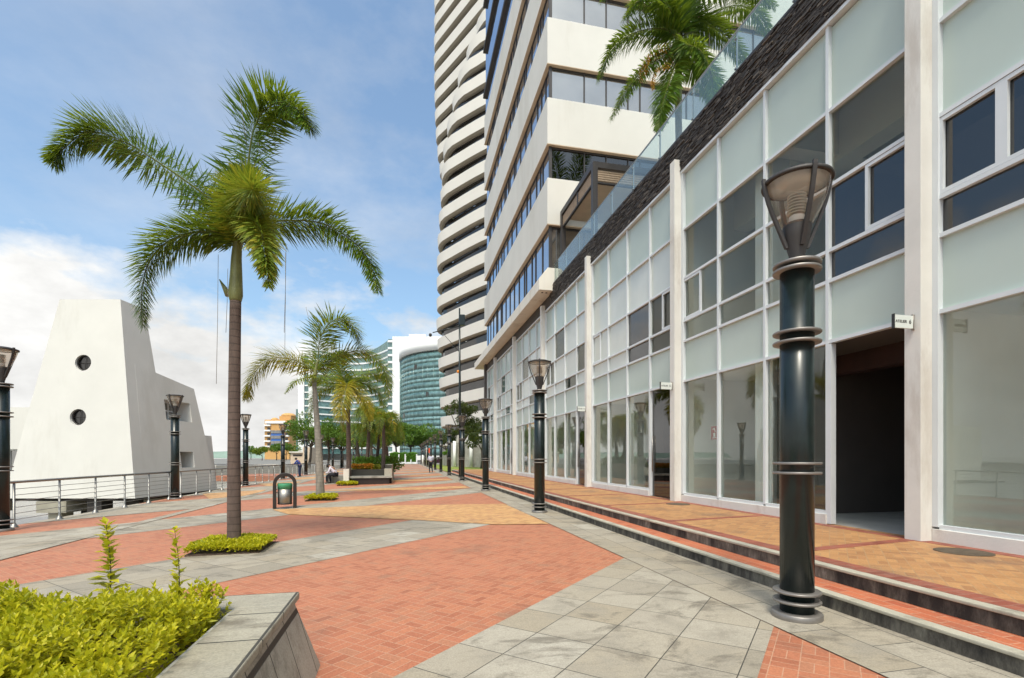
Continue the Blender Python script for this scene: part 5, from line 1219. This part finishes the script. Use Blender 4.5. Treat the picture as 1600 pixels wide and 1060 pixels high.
def chair(px, Yc, flip, lab):
    c = wc((px-800)/775*Yc, Yc, .62); t = thing('plastic_chair', c, lab, 'chair', 'white plastic chairs by the folded parasol'); f = flip
    s = MB(); s.box(c.x-.23,c.x+.23,c.y-.22,c.y+.22,c.z+.40,c.z+.44); s.build('seat', M['whiteplastic'], t, bevel=.01)
    b = MB(); b.hexa([(c.x+f*.20,c.y-.2,c.z+.45),(c.x+f*.23,c.y-.2,c.z+.45),(c.x+f*.23,c.y+.2,c.z+.45),(c.x+f*.20,c.y+.2,c.z+.45),(c.x+f*.30,c.y-.2,c.z+.88),(c.x+f*.33,c.y-.2,c.z+.88),(c.x+f*.33,c.y+.2,c.z+.88),(c.x+f*.30,c.y+.2,c.z+.88)]); b.build('backrest', M['whiteplastic'], t)
    for i in (-1,1):
        for j in (-1,1):
            l = MB(); l.tube([(c.x+i*.24,c.y+j*.22,c.z),(c.x+i*.2,c.y+j*.19,c.z+.40)], .02, 6); l.build('leg', M['whiteplastic'], t)
        a = MB(); a.tube([(c.x-.2*f,c.y+i*.23,c.z+.42),(c.x-.2*f,c.y+i*.24,c.z+.62),(c.x+.25*f,c.y+i*.22,c.z+.64)], .018, 6); a.build('armrest', M['whiteplastic'], t)
chair(733,76,-1,'white plastic chair left of the folded parasol on the far terrace'); chair(742.5,76,1,'white plastic chair right of the folded parasol on the far terrace')
def parasol():
    c = wc((738.5-800)/775*76.5,76.5,.62); t = thing('folded_parasol', c, 'closed cream parasol between the white plastic chairs', 'parasol')
    p = MB(); p.tube([c,c+Vector((0,0,2.3))], .025, 6); p.build('pole', M['whiteplastic'], t)
    q = MB(); q.lathe([(.10,.95),(.17,1.1),(.14,1.7),(.05,2.2),(.01,2.3)], tuple(c), n=10); q.build('canopy', M['cream'], t); b = MB(); b.lathe([(.25,0),(.25,.08),(.05,.1)], tuple(c), n=14); b.build('base', M['concrete'], t)
parasol()
def car():
    c = wc((692-800)/775*86, 86, 0.05); t = thing('parked_car', c, 'dark maroon car parked beyond the lawn, mostly hidden by lamp posts', 'car')
    prof = [(-2.1,.35),(-2.1,.8),(-1.4,.92),(-.8,1.38),(.9,1.40),(1.5,.95),(2.15,.82),(2.15,.35)]
    b = MB(); n = len(prof); b.add([wc(0,0)+c+Vector((CT*x,-ST*x,z))+wc(0,y) for y in (-.8,.8) for x,z in prof], [(i,(i+1)%n,n+(i+1)%n,n+i) for i in range(n)]+[tuple(range(n-1,-1,-1)),tuple(range(n,2*n))]); M['carpaint'] = plain('maroon_car_paint', (.04,.012,.03), .2); b.build('body', M['carpaint'], t, bevel=.05)
    g_ = MB(); g_.add([c+Vector((CT*x,-ST*x,z))+wc(0,-.815) for x,z in ((-1.25,.95),(-.75,1.3),(.85,1.32),(1.3,.97))], [(0,1,2,3)]); g_.build('side_window', M['greyglass'], t)
    for x in (-1.3,1.35):
        w = MB(); vs = []; 
        p0 = c+Vector((CT*x,-ST*x,.33)); w.tube([p0+wc(0,-.86), p0+wc(0,-.62)], .33, 18); wh = w.build('wheel', M['black'], t); r_ = MB(); r_.tube([p0+wc(0,-.87), p0+wc(0,-.84)], .2, 14); r_.build('rim', M['steel'], wh)
car()
# camera mast beside the fourth lamp post
def mast():
    Yc = 30.2; b = wc((718.5-800)/775*Yc, Yc, .15); A = lambda x,y: at(x,y,Yc)
    t = thing('camera_mast', b, 'tall thin dark mast with box, side arm and small camera behind the lamps', 'mast')
    p = MB(); top = A(718,482); p.tube([b, Vector((b.x,b.y,5.2)), Vector((top.x,top.y,top.z))], [.075,.07,.045], 10); p.build('pole', M['darkgreen'], t)
    c = A(721,500); x = MB(); x.box(c.x-.14,c.x+.2,c.y-.12,c.y+.12,c.z-.34,c.z+.30); x.build('equipment_box', M['darkgreen'], t, bevel=.01)
    a = MB(); a.tube([A(718,510), A(676,520)], .03, 8); a.build('side_arm', M['darkgreen'], t)
    a = MB(); a.tube([A(689,517.5), A(717.5,550)], .018, 6); a.build('brace', M['darkgreen'], t)
    d = A(672.5,523.5); a = MB(); a.lathe([(.01,-.12),(.08,-.08),(.1,0),(.07,.08),(.01,.1)], tuple(d), n=14); a.build('camera', M['black'], t)
    d = A(716.5,581); M['beacon'] = plain('orange_beacon', (.75,.25,.02), .4); a = MB(); a.lathe([(.01,-.10),(.07,-.06),(.07,.06),(.01,.10)], tuple(d+Vector((-.03,0,0))), n=12); a.build('beacon', M['beacon'], t)
mast()
def round_sign():
    Yc = 84; b = wc((671-800)/775*Yc, Yc, 0); t = thing('road_sign', b, 'round orange-red sign on a thin pole beyond the walking man', 'sign')
    p = MB(); p.tube([b, b+Vector((0,0,2.9))], .05, 6); p.build('pole', M['steel'], t)
    s = MB(); c = b+Vector((0,0,2.5)); s.tube([c+wc(0,-.08), c+wc(0,-.05)], .42, 20); M['signred'] = plain('sign_orange_red', (.75,.10,.03), .4); s.build('disc', M['signred'], t)
round_sign()
for i,(px,Yc,h_) in enumerate(((665,80,2.9),(660.5,84,1.7))):
    p = wc((px-800)/775*Yc,Yc,0); m = MB(); m.lathe([(.16,0),(.16,h_),(.10,h_+.05),(.01,h_+.06)], tuple(p), n=12); props(m.build('white_bollard', M['bright_white'], None, p), ['tall white post standing among the far right lamp posts','shorter white post standing among the far right lamp posts'][i], 'post')

# ------------------------------------------------------------------ people
def skinned(edges, pts, rad, mat, name, parent, sub=1):
    base = WL[parent.name]; me = bpy.data.meshes.new(name); me.from_pydata([tuple(Vector(p)-base) for p in pts], edges, []); o = bpy.data.objects.new(name, me); COL.objects.link(o)
    md = o.modifiers.new('s','SKIN'); md.use_smooth_shade = True
    for i, r in enumerate(rad): me.skin_vertices[0].data[i].radius = (r, r)
    me.skin_vertices[0].data[0].use_root = True
    ms = o.modifiers.new('u','SUBSURF'); ms.levels = ms.render_levels = sub
    dg = bpy.context.evaluated_depsgraph_get(); me2 = bpy.data.meshes.new_from_object(o.evaluated_get(dg)); o.modifiers.clear(); o.data = me2; me2.name = name
    me2.materials.clear(); me2.materials.append(M[mat]); me2.polygons.foreach_set('use_smooth', [True]*len(me2.polygons)); o.parent = parent; WL[o.name] = base; return o
def person(loc, face, J, label, shirt, trousers, H=1.72, shorts=False, shortsleeve=False):
    """J: joint positions in (forward, left, up) metres for a 1.72 m figure"""
    t = thing('person', loc, label, 'person'); f = Vector((math.sin(face), math.cos(face), 0)); l = Vector((-f.y, f.x, 0)); k = H/1.72; L0 = Vector(loc)
    P = lambda n: L0 + (f*J[n][0] + l*J[n][1] + Vector((0,0,J[n][2])))*k
    names = ['pelvis','chest','neck','head0','head1','hipL','kneeL','ankL','toeL','hipR','kneeR','ankR','toeR','shL','elL','wrL','haL','shR','elR','wrR','haR']
    rad = dict(pelvis=.12,chest=.125,neck=.05,head0=.065,head1=.085,hipL=.085,kneeL=.055,ankL=.038,toeL=.035,hipR=.085,kneeR=.055,ankR=.038,toeR=.035,shL=.055,elL=.038,wrL=.026,haL=.03,shR=.055,elR=.038,wrR=.026,haR=.03)
    E = [('pelvis','chest'),('chest','neck'),('neck','head0'),('head0','head1'),('pelvis','hipL'),('hipL','kneeL'),('kneeL','ankL'),('ankL','toeL'),('pelvis','hipR'),('hipR','kneeR'),('kneeR','ankR'),('ankR','toeR'),('chest','shL'),('shL','elL'),('elL','wrL'),('wrL','haL'),('chest','shR'),('shR','elR'),('elR','wrR'),('wrR','haR')]
    pts = [P(n) for n in names]; ed = [(names.index(a), names.index(b)) for a,b in E]
    R_ = [rad[n]*k for n in names]
    for s in 'LR':                                        # fingers and thumb
        w, h = P('wr'+s), P('ha'+s); d = (h-w).normalized(); sd_ = d.cross(f if abs(d.dot(f)) < .8 else l).normalized()
        for q in (-1.5,-.5,.5,1.5):
            i = len(pts); pts += [h+sd_*q*.017*k+d*.04*k, h+sd_*q*.018*k+d*(.085-.008*abs(q))*k+f*.012*k]; R_ += [.010*k,.008*k]; ed += [(names.index('ha'+s), i),(i,i+1)]
        i = len(pts); pts += [w+sd_*.05*k+d*.05*k]; R_ += [.010*k]; ed += [(names.index('ha'+s), i)]
    b = skinned(ed, pts, R_, 'skin', 'body', t)
    hd = P('head1'); up = (P('head1')-P('neck')).normalized(); h_ = MB()
    fw = (f - up*f.dot(up)).normalized(); sdv = up.cross(fw)
    vs = []; n = 12
    for i in range(7):
        th_ = math.pi*.62*i/6
        for j in range(n):
            a = 2*math.pi*j/n; v = up*math.cos(th_)*1.02 + (fw*math.cos(a)*.98+sdv*math.sin(a)*.86)*math.sin(th_)
            if math.cos(a) > .3 and i > 3: v = v*.93
            vs.append(hd+v*.112*k-fw*.008*k)
    h_.add(vs, [(i*n+j,i*n+(j+1)%n,(i+1)*n+(j+1)%n,(i+1)*n+j) for i in range(6) for j in range(n)], 0, True); h_.build('hair', M['hair'], t)
    fc = MB(); c = hd+fw*.092*k-up*.01*k; fc.tube([c, c-up*.035*k+fw*.022*k], [.008*k,.014*k], 6)
    fc.build('nose', M['skin'], t); ey = MB()
    for q in (-1,1): ey.tube([hd+fw*.088*k+sdv*q*.032*k, hd+fw*.094*k+sdv*q*.032*k], .009*k, 6)
    ey.tube([hd+fw*.085*k-up*.062*k-sdv*.02*k, hd+fw*.085*k-up*.062*k+sdv*.02*k], .006*k, 5); ey.build('eyes_and_mouth', M['hair'], t)
    sn = ['pelvis','chest','neck','shL','elL','shR','elR'] + ([] if shortsleeve else ['wrL','wrR']); sr = dict(pelvis=.135,chest=.145,neck=.06,shL=.075,elL=.054,wrL=.038,shR=.075,elR=.054,wrR=.038)
    se = [(sn.index(a),sn.index(b)) for a,b in E if a in sn and b in sn]; sp2 = [P(n) for n in sn]
    sp2[2] = P('chest').lerp(P('neck'), .75)
    if shortsleeve:
        for s in 'LR': sp2[sn.index('el'+s)] = P('sh'+s).lerp(P('el'+s), .8)
    skinned(se, sp2, [sr[n]*k for n in sn], shirt, 'shirt', t)
    tn = ['pelvis','hipL','kneeL','hipR','kneeR'] + ([] if shorts else ['ankL','ankR']); tr = dict(pelvis=.13,hipL=.10,kneeL=.072,ankL=.055,hipR=.10,kneeR=.072,ankR=.055)
    tp2 = [P(n) for n in tn]
    if shorts:
        for s in 'LR': tp2[tn.index('knee'+s)] = P('hip'+s).lerp(P('knee'+s), .8)
    skinned([(tn.index(a),tn.index(b)) for a,b in E if a in tn and b in tn], tp2, [tr[n]*k for n in tn], trousers, 'trousers', t)
    for s in 'LR':
        sh = MB(); a, b_ = P('ank'+s), P('toe'+s); sh.tube([a-(b_-a)*.35+Vector((0,0,-.02*k)), a+Vector((0,0,-.02*k)), b_+Vector((0,0,-.01*k))], [.035*k,.045*k,.035*k], 8); sh.build('shoe', M['black'], t)
    return t
def std(**k):
    J = dict(pelvis=(0,0,.95),chest=(0,0,1.28),neck=(0,0,1.46),head0=(.01,0,1.53),head1=(.015,0,1.61),hipL=(0,.09,.90),kneeL=(.02,.10,.49),ankL=(0,.10,.07),toeL=(.14,.11,.03),hipR=(0,-.09,.90),kneeR=(.02,-.10,.49),ankR=(0,-.10,.07),toeR=(.14,-.11,.03),
        shL=(0,.18,1.40),elL=(-.01,.23,1.12),wrL=(.06,.22,.88),haL=(.08,.22,.80),shR=(0,-.18,1.40),elR=(-.01,-.23,1.12),wrR=(.06,-.22,.88),haR=(.08,-.22,.80)); J.update(k); return J
person((2.45,45.6,gz(2.45)+.01), R(-12), std(elL=(.10,.26,1.14),wrL=(.26,.14,1.10),haL=(.30,.08,1.12),elR=(.08,-.28,1.16),wrR=(.24,-.18,1.12),haR=(.30,-.12,1.13),kneeL=(.10,.10,.49),kneeR=(-.03,-.10,.49),ankR=(-.16,-.10,.10),toeR=(-.04,-.11,.04)),
    'man in pale lilac shirt and black trousers walking away beside the right lamp row', 'shirt_lilac', 'trousers_black')
person((-3.72,29.4,-.08), R(-70), std(pelvis=(-.02,0,.52),chest=(.16,0,.82),neck=(.30,0,.94),head0=(.36,0,.97),head1=(.43,0,.99),hipL=(.02,.1,.50),kneeL=(.42,.14,.47),ankL=(.40,.14,.07),toeL=(.54,.15,.03),hipR=(.02,-.1,.50),kneeR=(.42,-.12,.47),ankR=(.36,-.12,.07),toeR=(.50,-.13,.03),
    shL=(.22,.18,.88),elL=(.32,.22,.62),wrL=(.52,.10,.60),haL=(.59,.06,.60),shR=(.22,-.18,.88),elR=(.30,-.22,.62),wrR=(.52,-.08,.60),haR=(.59,-.05,.60)), 'man in a white shirt sitting bent forward over his hands beside the stone planter', 'shirt_white', 'trousers_black')
person((-7.15,45.6,gz(-7.15)+.01), R(20), std(kneeL=(.12,.09,.5),kneeR=(-.05,-.09,.48),elL=(.05,.24,1.14),wrL=(.18,.2,1.02),haL=(.22,.2,.96)), 'small child in red top and blue shorts standing by the river lamp posts', 'red_cloth', 'blue_cloth', H=1.14, shorts=True, shortsleeve=True)
person((-7.85,41.2,gz(-7.85)+.01), R(-75), std(chest=(.12,0,1.24),neck=(.24,0,1.38),head0=(.29,0,1.44),head1=(.33,0,1.50),shL=(.16,.18,1.34),shR=(.16,-.18,1.34),elL=(.34,.2,1.12),wrL=(.46,.12,1.08),haL=(.5,.08,1.08),elR=(.34,-.2,1.12),wrR=(.46,-.1,1.08),haR=(.5,-.06,1.08)), 'person in a blue top leaning on the river railing behind the litter bin', 'blue_cloth', 'navy_cloth', H=1.6)
for (px, lab, sh) in ((591,'person in white sitting behind the right end of the planter, left one of the pair','shirt_white'),(596.5,'person in white sitting behind the right end of the planter, right one of the pair','shirt_lilac')):
    p = wc((px-800)/775*31.5,31.5,.28); person(tuple(p), R(160), std(pelvis=(-.02,0,.12+.35),chest=(.04,0,.80),neck=(.08,0,.97),head0=(.10,0,1.03),head1=(.12,0,1.10),hipL=(.02,.1,.46),kneeL=(.42,.12,.44),ankL=(.42,.12,.07),toeL=(.54,.12,.03),hipR=(.02,-.1,.46),kneeR=(.42,-.12,.44),ankR=(.42,-.12,.07),toeR=(.54,-.12,.03),
        shL=(.05,.18,.92),elL=(.10,.24,.66),wrL=(.3,.16,.60),haL=(.36,.13,.60),shR=(.05,-.18,.92),elR=(.10,-.24,.66),wrR=(.3,-.16,.60),haR=(.36,-.13,.60)), lab, sh, 'navy_cloth', H=1.5)
